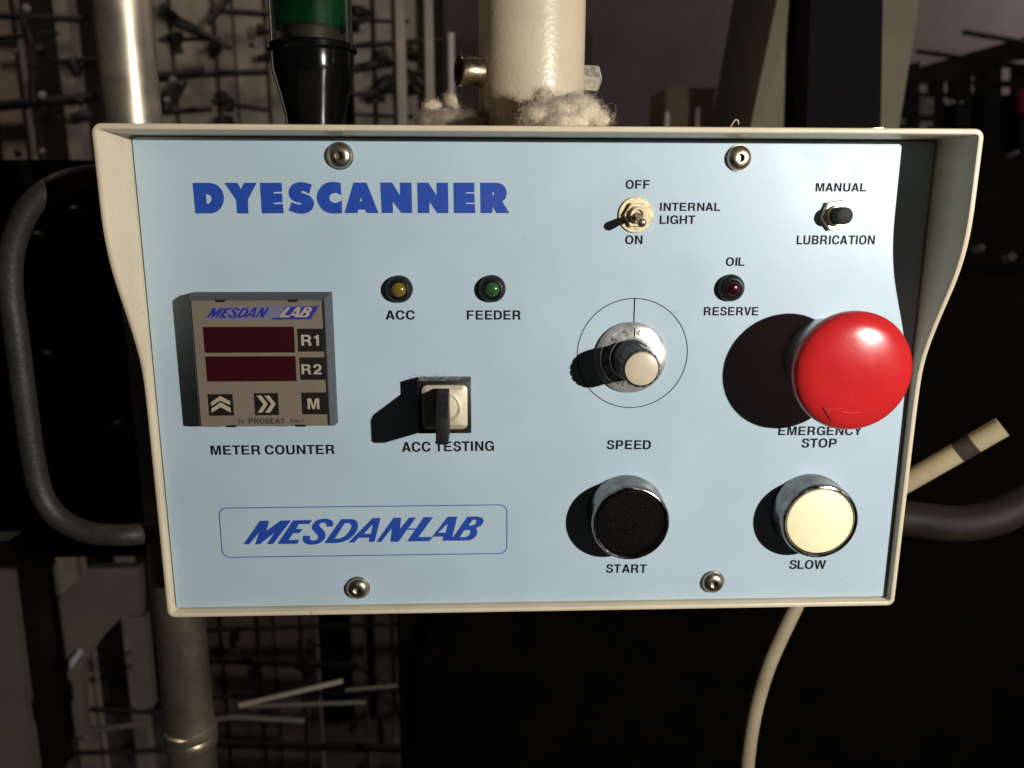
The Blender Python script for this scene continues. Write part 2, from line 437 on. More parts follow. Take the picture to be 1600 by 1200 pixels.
THIN = json.loads('{"Rb":[[[516,32],[438,-4],[350,-16],[287,-10],[236,8],[196,34],[167,63],[145,92],[130,114],[130,0],[0,0],[0,999],[134,999],[134,633],[145,653],[166,681],[195,710],[234,736],[285,753],[349,759],[438,747],[516,712],[580,654],[628,577],[659,482],[669,373],[659,263],[629,168],[581,90],[223,140],[273,114],[332,106],[392,115],[442,141],[481,182],[510,236],[527,301],[533,374],[527,446],[510,510],[482,563],[443,604],[393,629],[332,638],[272,630],[222,605],[183,566],[155,513],[137,449],[132,374],[138,299],[155,233],[184,180]],[[10,12,11],[10,13,12],[18,20,19],[17,20,18],[17,21,20],[16,21,17],[16,22,21],[15,22,16],[14,22,15],[14,43,22],[43,42,22],[42,23,22],[13,43,14],[13,44,43],[10,48,47,13],[47,46,13],[46,45,13],[45,44,13],[41,23,42],[40,23,41],[40,24,23],[39,24,40],[38,24,39],[38,25,24],[10,49,48],[37,25,38],[10,50,49],[36,25,37],[36,26,25],[35,26,36],[10,51,50],[35,27,26],[34,27,35],[10,52,51],[33,27,34],[10,8,52],[8,29,52],[33,28,27],[32,28,33],[8,30,29],[31,28,32],[8,31,30],[10,7,8],[9,7,8],[7,31,8],[7,28,31],[10,9,7],[6,28,7],[6,0,28],[5,0,6],[4,0,5],[4,1,0],[3,1,4],[3,2,1]]],"Ry":[[[101,-275],[81,-272],[60,-265],[91,-149],[117,-154],[149,-158],[201,-148],[224,-130],[244,-101],[262,-58],[284,5],[0,749],[146,749],[304,310],[327,244],[346,178],[364,113],[387,40],[323,40],[344,113],[362,178],[381,244],[403,310],[562,749],[707,749],[380,-108],[355,-161],[325,-204],[290,-238],[250,-262],[205,-276],[155,-281],[126,-279],[177,-158]],[[10,12,11],[10,13,12],[22,24,23],[22,17,25,24],[10,14,13],[21,17,22],[20,17,21],[10,15,14],[19,16,20],[16,17,20],[10,19,15],[19,16,15],[10,18,19],[10,17,18],[10,25,17],[9,25,10],[8,25,9],[7,25,8],[7,26,25],[6,26,7],[33,26,6],[2,4,3],[2,5,4],[2,26,33,5],[2,27,26],[2,28,27],[2,29,28],[2,30,29],[1,0,30,2],[0,32,31,30]]]}')
for ch in FONT:
    glyph('B' + ch, FONT[ch])
for ch in THIN:
    GL[ch] = THIN[ch]
GL['R1'] = [[[150, 0], [270, 0], [270, 1000], [170, 1000], [120, 860], [0, 800], [0, 700], [150, 760]], [[0, 1, 2, 7], [7, 2, 3, 4], [7, 4, 5, 6]]]
OPEN = set('ATVYWL')
ROUND = set('OCGSDQ')
def text_mesh(mb, txt, left, base, cap, width=None, z=0.06, style='B', angle=0.0, slant=0.0, center=False):
    x, items = 0.0, []
    prev = None
    for ch in txt:
        if ch == ' ':
            x += 360
            prev = None
            continue
        if prev is not None:
            g = 165
            if prev in OPEN or ch in OPEN:
                g -= 75
            if prev in ROUND:
                g -= 35
            if ch in ROUND:
                g -= 35
            x += g
        V, F = GL[style + ch]
        items.append((x, V, F))
        x += max(v[0] for v in V)
        prev = ch
    sy = cap / 1000.0
    sx = sy if width is None else width / x
    ca, sa = math.cos(angle), math.sin(angle)
    off = -x * sx / 2 if center else 0.0
    for x0, V, F in items:
        vs = []
        for vx, vy in V:
            a, b = (vx + x0) * sx + vy * sy * slant + off, vy * sy
            vs.append((left + a * ca - b * sa, base + a * sa + b * ca, z))
        fs = []
        for f in F:
            A, B, C = (Vector(vs[f[0]]), Vector(vs[f[1]]), Vector(vs[f[2]]))
            ar = sum(vs[f[i]][0] * vs[f[(i + 1) % len(f)]][1] - vs[f[(i + 1) % len(f)]][0] * vs[f[i]][1] for i in range(len(f)))
            fs.append(tuple(f) if ar > 0 else tuple(f[::-1]))
        mb.add(vs, fs)
def px_text(mb, txt, x0, x1, top, base, z=0.06, zs=None, base2=None, style='B', slant=0.0):
    """words whose capitals fill the box seen at these photo pixels, laid on the plane z"""
    zp = z if zs is None else zs
    a, b = at(x0, base, zp), at(x1, base if base2 is None else base2, zp)
    m0, m1 = at((x0 + x1) / 2, top, zp), at((x0 + x1) / 2, base, zp)
    text_mesh(mb, txt, a.x, a.y, m0.y - m1.y, math.hypot(b.x - a.x, b.y - a.y), z, style, math.atan2(b.y - a.y, b.x - a.x), slant)

# ================================================================== SETTING
wall_mb = MB().box(-6000, 8000, -1300, 4200, -3900, -3800)
structure(wall_mb.build('wall', M['wall']))
structure(MB().box(-6000, 8000, -1320, -1300, -3800, 2500).build('floor', M['floor']))

# ================================================================== CONTROL BOX
PW, PH = 285.0, 178.6
box = empty('control_box', (PW / 2, 0, -30), 'cream metal control box with pale blue face plate, switches and buttons', 'control box')

# ---- housing: folded sheet metal with a deep hood at the top and a low lip below
PROF = [(-9, 3.4), (80, 3.9), (91, 4.3), (97, 5.0), (103, 6.8), (109, 9.3), (116, 12.6), (124, 16.8), (131, 20.3), (138, 22.9), (145, 24.5), (152, 25.2), (190, 25.4)]
def zfront(y):
    for (a, b), (c, d), in zip(PROF, PROF[1:]):
        if y <= c:
            t = (y - a) / (c - a)
            t2 = t
            return b + (d - b) * t2
    return PROF[-1][1]
def zsmooth(y):
    return sum(zfront(y + k) for k in (-4, -2, 0, 2, 4)) / 5
T = 2.0
def ring(off, rt, rb):
    """rounded rectangle round the plate, grown by off; same number of points for every off"""
    x0, x1, y0, y1 = -0.5 - off, PW + 0.5 + off, -0.5 - off, PH + 0.5 + off
    pts = []
    def arc(cx, cy, r, a0):
        for k in range(7):
            a = math.radians(a0 + 90 * k / 6)
            pts.append((cx + r * math.cos(a), cy + r * math.sin(a)))
    def line(p, q, n):
        for k in range(1, n):
            pts.append((p[0] + (q[0] - p[0]) * k / n, p[1] + (q[1] - p[1]) * k / n))
    arc(x1 - rt, y1 - rt, rt, 0)
    line((x1 - rt, y1), (x0 + rt, y1), 30)
    arc(x0 + rt, y1 - rt, rt, 90)
    line((x0, y1 - rt), (x0, y0 + rb), 60)
    arc(x0 + rb, y0 + rb, rb, 180)
    line((x0 + rb, y0), (x1 - rb, y0), 30)
    arc(x1 - rb, y0 + rb, rb, 270)
    line((x1, y0 + rb), (x1, y1 - rt), 60)
    return pts
hs = MB()
loops = []
ZB = -75.0
for off, rt, rb, dz in ((0.0, 1.2, 1.2, None), (0.0, 1.2, 1.2, 0.75), (0.22, 1.35, 1.35, 0.22), (0.75, 1.8, 1.8, 0.0), (1.25, 2.3, 2.2, 0.0),
                        (1.78, 2.9, 2.7, 0.22), (T, 3.2, 2.9, 0.75), (T, 3.2, 2.9, ZB)):
    lp = []
    for x, y in ring(off, rt, rb):
        z = -2.5 if dz is None else (ZB if dz == ZB else zsmooth(min(max(y, 0), PH)) - dz)
        lp.append((x, y, z))
    loops.append(lp)
n = len(loops[0])
vs = [p for lp in loops for p in lp]
fs = []
for a in range(len(loops) - 1):
    for i in range(n):
        j = (i + 1) % n
        fs.append((a * n + i, a * n + j, (a + 1) * n + j, (a + 1) * n + i))
fs.append(tuple(range((len(loops) - 1) * n, len(loops) * n)))
fs.append(tuple(range(n))[::-1])
hs.add(vs, fs)
housing = hs.build('housing', M['cream'], box)

# ---- face plate
plate = MB().box(0.0, PW, 0.0, PH, -1.8, 0.0, bev=0.15, seg=1).build('face_plate', M['plate'], box)

def lettering(txts, ink='ink_black', name='lettering', parent=None):
    mb = MB()
    for t in txts:
        px_text(mb, *t)
    return mb.build(name, M[ink], parent or plate, recalc=False, smooth=None)
lettering([('OFF', 977.5, 1015, 281.3, 295)])
lettering([('ON', 976.5, 1003.8, 367.8, 381.5)])
lettering([('INTERNAL', 1031, 1125.2, 316.7, 329.6), ('LIGHT', 1030.4, 1086, 336.5, 350)])
lettering([('MANUAL', 1274, 1353, 286, 299.2)])
lettering([('LUBRICATION', 1244.4, 1366.3, 367.8, 381.9)])
lettering([('OIL', 1133.8, 1163, 402.2, 415.5)])
lettering([('RESERVE', 1099.4, 1184.5, 479.6, 493)])
lettering([('ACC', 602.5, 648.6, 485, 499.4)])
lettering([('FEEDER', 729.4, 813.7, 485, 499.5)])
lettering([('ACC TESTING', 628, 772, 690.8, 706.2, 0.06, None, 704.4)])
lettering([('METER COUNTER', 329.6, 523.2, 696.2, 710.8, 0.06, None, 709.4)])
lettering([('SPEED', 948, 1016.8, 687.8, 702)])
lettering([('EMERGENCY', 1215.5, 1346, 666.3, 680), ('STOP', 1252, 1306.5, 685.2, 699.4)])
lettering([('START', 946.8, 1010.2, 881.7, 895)])
lettering([('SLOW', 1232.8, 1289.8, 875.2, 889)])

# ---- the big word, heavy blue capitals, traced letter by letter
def trace(mb, ox, oy, sc, loops, z=0.06, fn=None):
    out = []
    for lp in loops:
        pts = smooth_loop(lp)
        q = []
        for u, v in pts:
            if fn:
                q.append(fn(ox + u / sc, oy + v / sc))
            else:
                p = at(ox + u / sc, oy + v / sc, 0.0)
                q.append((p.x, p.y))
        out.append(q)
    mb.sheet(out, z)
Z1, Z2, Z3 = (295, 275, 8.0), (480, 275, 10.0), (630, 275, 9.41)
WORD = [
 (Z1, [[(47, 86), (250, 85), (335, 103, 1), (408, 170, 1), (440, 268, 1), (424, 358, 1), (375, 428, 1), (310, 462, 1), (255, 469), (82, 469)],
       [(215, 228), (238, 228), (272, 250, 1), (285, 287, 1), (272, 326, 1), (244, 348), (226, 346)]]),
 (Z1, [[(443, 85), (610, 85), (652, 163), (690, 85), (850, 85), (740, 295), (748, 469), (603, 469), (592, 300)]]),
 (Z1, [[(888, 85), (1161, 85), (1166, 197), (1060, 203), (1061, 219), (1168, 217), (1173, 330), (1068, 334), (1069, 351), (1177, 348), (1187, 467), (913, 467)]]),
 (Z1, [[(1538, 106), (1506, 224), (1445, 193, 1), (1410, 190), (1408, 210), (1440, 217, 1), (1505, 245, 1), (1552, 293, 1), (1567, 348, 1), (1545, 412, 1), (1490, 457, 1),
        (1420, 473, 1), (1340, 464, 1), (1249, 432), (1285, 325), (1340, 348, 1), (1400, 357), (1406, 338), (1350, 328, 1), (1292, 300, 1), (1256, 255, 1), (1249, 195, 1),
        (1270, 135, 1), (1320, 92, 1), (1390, 76, 1), (1465, 85, 1)]]),
 (Z2, [[(522, 106), (536, 306), (500, 283, 1), (440, 265, 1), (375, 285, 1), (345, 340, 1), (375, 396, 1), (440, 420, 1), (500, 402, 1), (540, 376), (546, 581), (450, 586, 1),
        (340, 578, 1), (240, 528, 1), (172, 430, 1), (150, 330, 1), (180, 220, 1), (258, 132, 1), (340, 98, 1), (420, 91, 1)]]),
 (Z2, [[(723, 102), (927, 102), (1116, 580), (931, 580), (900, 525), (798, 525), (784, 580), (583, 580)], [(840, 330), (856, 396), (823, 396)]]),
 (Z2, [[(1140, 102), (1325, 102), (1450, 300), (1448, 102), (1630, 104), (1641, 579), (1470, 579), (1340, 400), (1340, 579), (1165, 579)]]),
 (Z3, [[(205, 98), (370, 98), (490, 285), (490, 98), (658, 98), (666, 546), (500, 546), (388, 380), (385, 546), (215, 546)]]),
 (Z3, [[(738, 98), (1048, 98), (1049, 240), (923, 240), (923, 256), (1049, 256), (1051, 393), (926, 393), (927, 410), (1055, 410), (1061, 546), (744, 546)]]),
 (Z3, [[(1130, 98), (1375, 98), (1450, 120, 1), (1508, 185, 1), (1522, 258, 1), (1505, 328, 1), (1458, 374), (1562, 546), (1368, 546), (1318, 452), (1310, 546), (1138, 546)],
       [(1310, 236), (1334, 246, 1), (1338, 270, 1), (1322, 292)]]),
]
mb = MB()
for (ox, oy, sc), lps in WORD:
    trace(mb, ox, oy, sc, lps)
mb.build('lettering', M['ink_blue'], plate, recalc=False, smooth=None)

# ---- the slanted maker's logo and its thin rounded frame
Y1, Y2 = (375, 795, 8.0), (565, 795, 8.0)
LOGO = [
 (Y1, [[(43, 443), (250, 148), (363, 148), (335, 272), (510, 145), (641, 144), (412, 441), (333, 441), (432, 298), (248, 443), (190, 443), (238, 296), (115, 443)]]),
 (Y1, [[(468, 439), (665, 143), (902, 139), (865, 190), (735, 191), (703, 252), (786, 252), (742, 304), (668, 305), (608, 388), (747, 388), (712, 438)]]),
 (Y1, [[(1075, 222), (1160, 220), (1166, 180, 1), (1140, 140, 1), (1060, 122, 1), (970, 140, 1), (912, 190, 1), (900, 245, 1), (938, 295, 1), (974, 342, 1), (965, 380, 1), (920, 395, 1),
        (876, 378, 1), (880, 335), (790, 335), (785, 385, 1), (810, 428, 1), (880, 448, 1), (980, 435, 1), (1050, 385, 1), (1071, 320, 1), (1040, 262, 1), (995, 215, 1), (1005, 182, 1), (1045, 173, 1), (1078, 190, 1)]]),
 (Y1, [[(1053, 429), (1265, 128), (1390, 126), (1450, 145, 1), (1476, 210, 1), (1447, 300, 1), (1372, 372, 1), (1290, 412, 1), (1200, 429)],
       [(1185, 372), (1310, 181), (1355, 178), (1390, 200, 1), (1382, 250, 1), (1330, 322, 1), (1260, 365, 1)]]),
 (Y2, [[(-167, 421), (140, 114), (238, 113), (170, 385), (158, 413), (88, 413), (98, 362), (-38, 362), (-90, 421)], [(28, 312), (140, 195), (118, 312)]]),
 (Y2, [[(186, 413), (400, 110), (496, 110), (480, 250), (595, 108), (682, 107), (460, 413), (361, 413), (378, 242), (246, 413)]]),
 (Y2, [[(584, 244), (700, 244), (688, 262), (571, 262)]]),
 (Y2, [[(568, 407), (778, 103), (895, 102), (712, 352), (872, 350), (838, 404)]]),
 (Y2, [[(840, 403), (1075, 98), (1197, 97), (1132, 370), (1108, 398), (1010, 398), (1022, 348), (897, 348), (852, 403)], [(958, 298), (1078, 185), (1050, 298)]]),
 (Y2, [[(1110, 398), (1325, 95), (1455, 95), (1513, 118, 1), (1523, 160, 1), (1492, 210, 1), (1430, 240), (1448, 282, 1), (1430, 340, 1), (1370, 386, 1), (1290, 398)],
       [(1338, 206), (1388, 140), (1422, 139, 1), (1433, 165, 1), (1405, 200, 1)], [(1228, 352), (1285, 268), (1338, 262), (1362, 282, 1), (1345, 325, 1), (1300, 351, 1)]]),
]
mb = MB()
for k, ((ox, oy, sc), lps) in enumerate(LOGO):
    trace(mb, ox, oy, sc, lps, z=0.06 + 0.012 * (k % 2))
def rr_line(mb, x0, x1, y0, y1, r, w, z=0.06):
    def loop(g):
        out = []
        for cx, cy, a0 in ((x1 - r, y1 - r, 0), (x0 + r, y1 - r, 90), (x0 + r, y0 + r, 180), (x1 - r, y0 + r, 270)):
            for k in range(9):
                a = math.radians(a0 + 90 * k / 8)
                out.append((cx + (r + g) * math.cos(a), cy + (r + g) * math.sin(a)))
        return out
    A, B = loop(w / 2), loop(-w / 2)
    n = len(A)
    mb.add([(x, y, z) for x, y in A + B], [(i, (i + 1) % n, n + (i + 1) % n, n + i) for i in range(n)])
a, b, c, d = at(343, 796), at(792, 786.5), at(792, 862.5), at(347, 873)
rr_line(mb, (a.x + d.x) / 2, (b.x + c.x) / 2, (c.y + d.y) / 2, (a.y + b.y) / 2, 3.0, 0.36)
mb.build('logo', M['ink_blue'], plate, recalc=False, smooth=None)

# ---- pale scratches and specks of wear, a few fibres of dust
random.seed(21)
def scratch(x0, y0, x1, y1, w_):
    a, b = at(x0, y0), at(x1, y1)
    d = (b - a).normalized() * 1.0
    nrm = Vector((-d.y, d.x, 0)) * w_
    mid = (a + b) / 2
    return MB().add([(a.x, a.y, .05), (mid.x + nrm.x, mid.y + nrm.y, .05), (b.x, b.y, .05), (mid.x - nrm.x, mid.y - nrm.y, .05)], [(0, 3, 2, 1)]).build('scratch', M['scuff'], plate, recalc=False, smooth=None)
for q in ((1031, 927, 1042, 934, .12), (1038, 925, 1036, 930, .08), (1223, 402, 1227, 404, .22), (1236, 392, 1243, 398, .07), (1080, 790, 1098, 787, .05), (1092, 772, 1099, 783, .05),
          (700, 560, 716, 552, .04), (450, 385, 462, 391, .04), (860, 905, 885, 899, .05), (560, 745, 552, 752, .04), (1190, 300, 1204, 297, .05), (840, 640, 846, 655, .04), (300, 880, 312, 884, .05)):
    scratch(*q)
fib = MB()
for _ in range(34):
    x, y = random.uniform(6, 279), random.uniform(4, 172)
    a_ = random.uniform(0, 6.28)
    ln = random.uniform(.5, 2.2)
    p0 = Vector((x, y, .08))
    p1 = p0 + Vector((math.cos(a_), math.sin(a_), 0)) * ln * .5 + Vector((0, 0, random.uniform(0, .25)))
    p2 = p1 + Vector((math.cos(a_ + random.uniform(-1.2, 1.2)), math.sin(a_ + random.uniform(-1.2, 1.2)), 0)) * ln * .5
    fib.tube([p0, p1, Vector((p2.x, p2.y, .08))], 0.028, 3, sub=3)
fo = fib.build('dust_fibres', M['lint'], plate)
fo['kind'] = 'stuff'

# ---- speed ring printed on the plate
KC = (177.6, 101.2)
mb = MB()
n = 96
R1, R0 = 21.0, 20.68
vs = [(KC[0] + R * math.cos(2 * math.pi * i / n), KC[1] + R * math.sin(2 * math.pi * i / n), 0.06) for R in (R1, R0) for i in range(n)]
mb.add(vs, [(i, (i + 1) % n, n + (i + 1) % n, n + i) for i in range(n)])
mb.add([(KC[0] - .24 + .1, KC[1] + 12, .06), (KC[0] + .24 + .1, KC[1] + 12, .06), (KC[0] + .24 + .1, KC[1] + R0, .06), (KC[0] - .24 + .1, KC[1] + R0, .06)], [(0, 1, 2, 3)])
mb.build('dial_ring', M['ink_black'], plate, recalc=False, smooth=None)

# ---- plate screws
def hexr(t, r):
    return r * math.cos(math.pi / 6) / math.cos(((t) % (math.pi / 3)) - math.pi / 6)
for (x, y), turn in zip(((71.5, 172.5), (213.4, 172.4), (71.5, 7.5), (213.4, 7.8)), (0.2, 0.5, 0.9, 1.3)):
    sc = empty('screw', (x, y, 0), parent=box)
    MB().lathe([(4.75, 0.0), (4.75, 0.4), (4.6, 0.55), (1.2, 0.55)], (x, y, 0), seg=40).build('washer', M['steel'], sc)
    hexrows = (5, 6)
    MB().lathe([(4.4, 0.56), (4.4, 1.0), (4.1, 1.75), (3.5, 2.4), (2.7, 2.85), (1.85, 3.0), (1.6, 3.0), (1.55, 1.5), (0.0, 1.35)], (x, y, 0), seg=42,
               rmod=lambda k, r, t, u=turn: hexr(t + u, r) if k in (6, 7) else r).build('head', M['steel'], sc)

# ---- meter counter
mc = empty('meter_counter', (42, 100, 0), parent=box)
FZ = 9.2
lo = [(17.2, 75.3, 0), (66.6, 75.3, 0), (66.6, 124.7, 0), (17.2, 124.7, 0)]
mid = [(17.5, 75.7, 6.0), (66.2, 75.7, 6.0), (66.2, 124.3, 6.0), (17.5, 124.3, 6.0)]
hi = [(18.2, 76.8, FZ), (65.4, 76.8, FZ), (65.4, 123.0, FZ), (18.2, 123.0, FZ)]
vs = lo + mid + hi
fs = []
for k in (0, 4):
    fs += [(k + i, k + (i + 1) % 4, k + 4 + (i + 1) % 4, k + 4 + i) for i in range(4)]
fs += [(3, 2, 1, 0), (8, 9, 10, 11)]
MB().add(vs, fs).build('case', M['meter_case'], mc)
def pq(px, py, z):
    p = at(px, py, z)
    return (p.x, p.y)
def quad(mb, pts, z, zs=None):
    mb.sheet([[pq(x, y, FZ) for x, y in pts]], z)
mb = MB()
mb.sheet([[(18.5, 77.1), (65.1, 77.1), (65.1, 122.7), (18.5, 122.7)]], FZ + 0.05)
mb.build('bezel', M['meter_black'], mc, recalc=False, smooth=None)
fx0, fy1 = pq(297, 469.5, FZ)
fx1, fy0 = pq(511, 664.5, FZ)
mb = MB()
fx0 = 18.9
fx1 = pq(507, 560, FZ)[0]
nt = [(fx0, fy0), (fx1, fy0)]
top = [(fx1, fy1), (fx0, fy1)]
mb.add([(x, y, FZ + 0.06) for x, y in nt + top] + [(x, y, FZ + 0.42) for x, y in nt + top],
       [(4, 5, 6, 7), (0, 1, 5, 4), (1, 2, 6, 5), (2, 3, 7, 6), (3, 0, 4, 7)])
mb.build('face', M['meter_face'], mc)
HZ = FZ + 0.42
# little tabs of the clip-on frame
for px in (345, 458):
    x, y = pq(px, 469, FZ)
    MB().box(x - 1.6, x + 1.6, fy1 - 0.55, fy1 + 0.3, FZ + 0.1, FZ + 0.62).build('clip', M['meter_black'], mc)
for px in (362, 470):
    x, y = pq(px, 665, FZ)
    MB().box(x - 1.8, x + 1.8, fy0 - 0.3, fy0 + 0.45, FZ + 0.1, FZ + 0.62).build('clip', M['meter_black'], mc)
def mquad(pts, zz):
    return [(at(x, y, HZ).x, at(x, y, HZ).y) for x, y in pts]
for pts in ([(317, 510.6), (459.6, 510.6), (460.8, 551), (320.3, 551)], [(321, 556.8), (461.8, 556.4), (463.4, 595), (324, 596.5)]):
    q = mquad(pts, HZ)
    xa, xb = (q[0][0] + q[3][0]) / 2, (q[1][0] + q[2][0]) / 2
    ya, yb = (q[2][1] + q[3][1]) / 2, (q[0][1] + q[1][1]) / 2
    MB().box(xa, xb, ya, yb, FZ + 0.2, HZ + 0.12).build('display', M['display'], mc)
def keypad(x0, y0, x1, y1, word=None, shape=None, right=False):
    q = mquad([(x0, y0), (x1, y0), (x1, y1), (x0, y1)], HZ)
    xa, xb = (q[0][0] + q[3][0]) / 2, (q[1][0] + q[2][0]) / 2
    ya, yb = (q[2][1] + q[3][1]) / 2, (q[0][1] + q[1][1]) / 2
    if right:
        xb = fx1 + 0.05
    mb = MB().box(xa, xb, ya, yb, FZ + 0.25, HZ + 0.1, bev=0.08, seg=1)
    mb.build('key_pad', M['meter_key'], mc)
    mb = MB()
    if word:
        (txt, a, b, t, bs) = word
        px_text(mb, txt, a, b, t, bs, HZ + 0.16, HZ)
    else:
        for lp in shape:
            mb.sheet([mquad(lp, HZ)], HZ + 0.16)
    mb.build('key_symbol', M['meter_ink'], mc, recalc=False, smooth=None)
keypad(465, 513.6, 503, 549.4, word=('R1', 471.2, 498.8, 523, 540), right=True)
keypad(468.3, 558.4, 506, 593.6, word=('R2', 471.6, 503, 569, 584.6), right=True)
keypad(471.2, 613.2, 508, 647.4, word=('M', 481, 499.4, 622.4, 639), right=True)
def zz(u, v):
    return (240 + u / 4.284, 420 + v / 4.284)
UP = [[zz(*p) for p in ((385, 893), (445, 850), (513, 885), (515, 912), (447, 882), (387, 918))],
      [zz(*p) for p in ((388, 936), (449, 893), (516, 930), (518, 962), (450, 926), (390, 963))]]
RT = [[zz(*p) for p in ((690, 848), (722, 848), (765, 905), (727, 962), (697, 962), (735, 906))],
      [zz(*p) for p in ((742, 848), (775, 848), (818, 904), (780, 962), (747, 962), (788, 905))]]
keypad(325.4, 615.8, 364.6, 649.4, shape=UP)
keypad(397.4, 614.2, 435.2, 648.8, shape=RT)
mb = MB()
px_text(mb, 'PROSEAT', 389, 445.4, 653.6, 661.8, HZ + 0.05, HZ)
mb.build('lettering', M['meter_brown'], mc, recalc=False, smooth=None)
mb = MB()
px_text(mb, 'by', 373.4, 382.2, 654.8, 661.2, HZ + 0.05, HZ, None, 'R')
px_text(mb, 'ITALY', 453.6, 474.8, 655.4, 660.4, HZ + 0.05, HZ)
mb.build('lettering', M['meter_brown'], mc, recalc=False, smooth=None)
# small logo band: violet parallelogram, dark letters, pale letters at its right end
band = [(333.8, 478.2), (500, 476.8), (485, 499.6), (320.8, 500.2)]
mb = MB()
mb.sheet([mquad(band, HZ)], HZ + 0.03)
mb.build('logo_band', M['meter_violet'], mc, recalc=False, smooth=None)
mb, mb2 = MB(), MB()
mb.sheet([mquad([(424, 496.6), (440, 496.0), (444, 479.2), (488, 478.6), (498.5, 477.6), (485.4, 499.0), (426, 499.4)], HZ)], HZ + 0.05)
def small(px, py, right=False):
    # the big logo, shrunk on to the band (both seen in the photo at these places)
    if not right:
        u = (px - 380) / (668 - 380)
        X = 323 + u * (428 - 323)
    else:
        u = (px - 640) / (756 - 640)
        X = 438 + u * (488 - 438)
    vb = (850.5 - (px - 380) * 0.0167)
    v = (vb - py) / 37.5
    Y = 496.6 - (X - 323) * 0.006 - v * 15.6
    p = at(X, Y, HZ)
    return (p.x, p.y)
for k, ((ox, oy, sc), lps) in enumerate(LOGO):
    if k < 6:
        trace(mb, ox, oy, sc, lps, z=HZ + 0.07 + 0.01 * (k % 2), fn=small)
    elif k > 6:
        trace(mb2, ox, oy, sc, lps, z=HZ + 0.09 + 0.01 * (k % 2), fn=lambda x, y: small(x, y, True))
mb.build('logo', M['meter_blue'], mc, recalc=False, smooth=None)
mb2.build('logo', M['meter_ink'], mc, recalc=False, smooth=None)

# ---- key switch
ks = empty('key_switch', (107, 83, 0), parent=box)
MB().box(97.3, 116.9, 73.0, 92.9, 0, 8.3, bev=0.35).build('body', M['black_plastic'], ks)
bm = bmesh.new()
bmesh.ops.create_cube(bm, size=1)
for v in bm.verts:
    v.co = Vector((107.3 + v.co.x * 16.6, 83.3 + v.co.y * 16.6, 8.7 + v.co.z * 1.4))
vert_edges = [e for e in bm.edges if abs(e.verts[0].co.z - e.verts[1].co.z) > 0.5]
bmesh.ops.bevel(bm, geom=vert_edges, offset=2.0, segments=5, profile=0.5, affect='EDGES')
bm.faces.ensure_lookup_table()
topf = [f for f in bm.faces if all(v.co.z > 9.3 for v in f.verts)]
r = bmesh.ops.inset_region(bm, faces=topf, thickness=1.5, depth=0.0, use_even_offset=True)
for f in topf:
    for v in f.verts:
        v.co.z += 0.75
MB().bm(bm).build('lock_plate', M['lock_plate'], ks)
MB().lathe([(5.75, 9.0), (5.75, 10.25), (5.4, 10.4), (4.9, 10.4), (4.7, 9.9), (4.2, 9.9), (0, 9.9)], (107.4, 83.5, 0), seg=40).build('lock_cylinder', M['nickel'], ks)
lint_mb = MB()
for k in range(26):
    x = random.uniform(97.5, 113)
    p = Vector((x, 92.9, random.uniform(1, 8)))
    q = p + Vector((random.uniform(-1.6, 1.6), random.uniform(0.2, 1.1), random.uniform(-.5, .5)))
    q2 = q + Vector((random.uniform(-1.5, 1.5), random.uniform(-0.6, 0.7), 0))
    lint_mb.tube([p, q, q2], 0.045, 4, sub=3)
lint_mb.build('dust_fibres', M['lint'], ks)

# ---- key left in the lock (it can be pulled out)
kp = [(75.4, 10.8), (74.6, 12.5), (74.8, 28.6), (75.7, 29.7), (83.7, 29.8), (85.5, 28.6), (88.0, 22.4), (90.2, 17.2), (91.2, 12.6), (90.6, 10.8)]
bm = bmesh.new()
A = [bm.verts.new((104.9, y, z)) for y, z in kp]
B = [bm.verts.new((109.2, y, z)) for y, z in kp]
nk = len(kp)
bm.faces.new(A)
bm.faces.new(B[::-1])
for i in range(nk):
    bm.faces.new((A[i], B[i], B[(i + 1) % nk], A[(i + 1) % nk]))
bmesh.ops.recalc_face_normals(bm, faces=bm.faces)
bmesh.ops.bevel(bm, geom=list(bm.edges), offset=0.5, segments=2, profile=0.5, affect='EDGES')
key = empty('key', (107, 83.5, 9.5), 'black plastic headed key sticking out of the ACC TESTING lock', 'key')
MB().bm(bm).build('key_head', M['key_plastic'], key)
MB().box(106.0, 108.2, 80.6, 86.6, 9.4, 10.9).build('key_blade', M['nickel'], key)

# ---- three indicator lamps
def indicator(x, y, lens, mt):
    e = empty('indicator_lamp', (x, y, 0), parent=box)
    MB().lathe([(5.0, 0), (5.0, 0.9), (4.85, 1.8), (4.4, 2.8), (3.8, 3.5), (3.2, 3.65), (2.85, 3.4), (2.75, 2.4)], (x, y, 0), seg=40).build('holder', M['led_bezel'], e)
    MB().lathe([(2.7, 2.4), (2.7, 3.5), (2.45, 4.2), (1.8, 4.75), (1.0, 5.0), (0, 5.1)], (x, y, 0), seg=32).build('lens', M[mt], e)
    e['label'] = lens
indicator(91.0, 125.7, 'dull yellow indicator lamp', 'led_y')
indicator(124.9, 125.8, 'green indicator lamp', 'led_g')
indicator(213.3, 126.0, 'dark red indicator lamp', 'led_r')

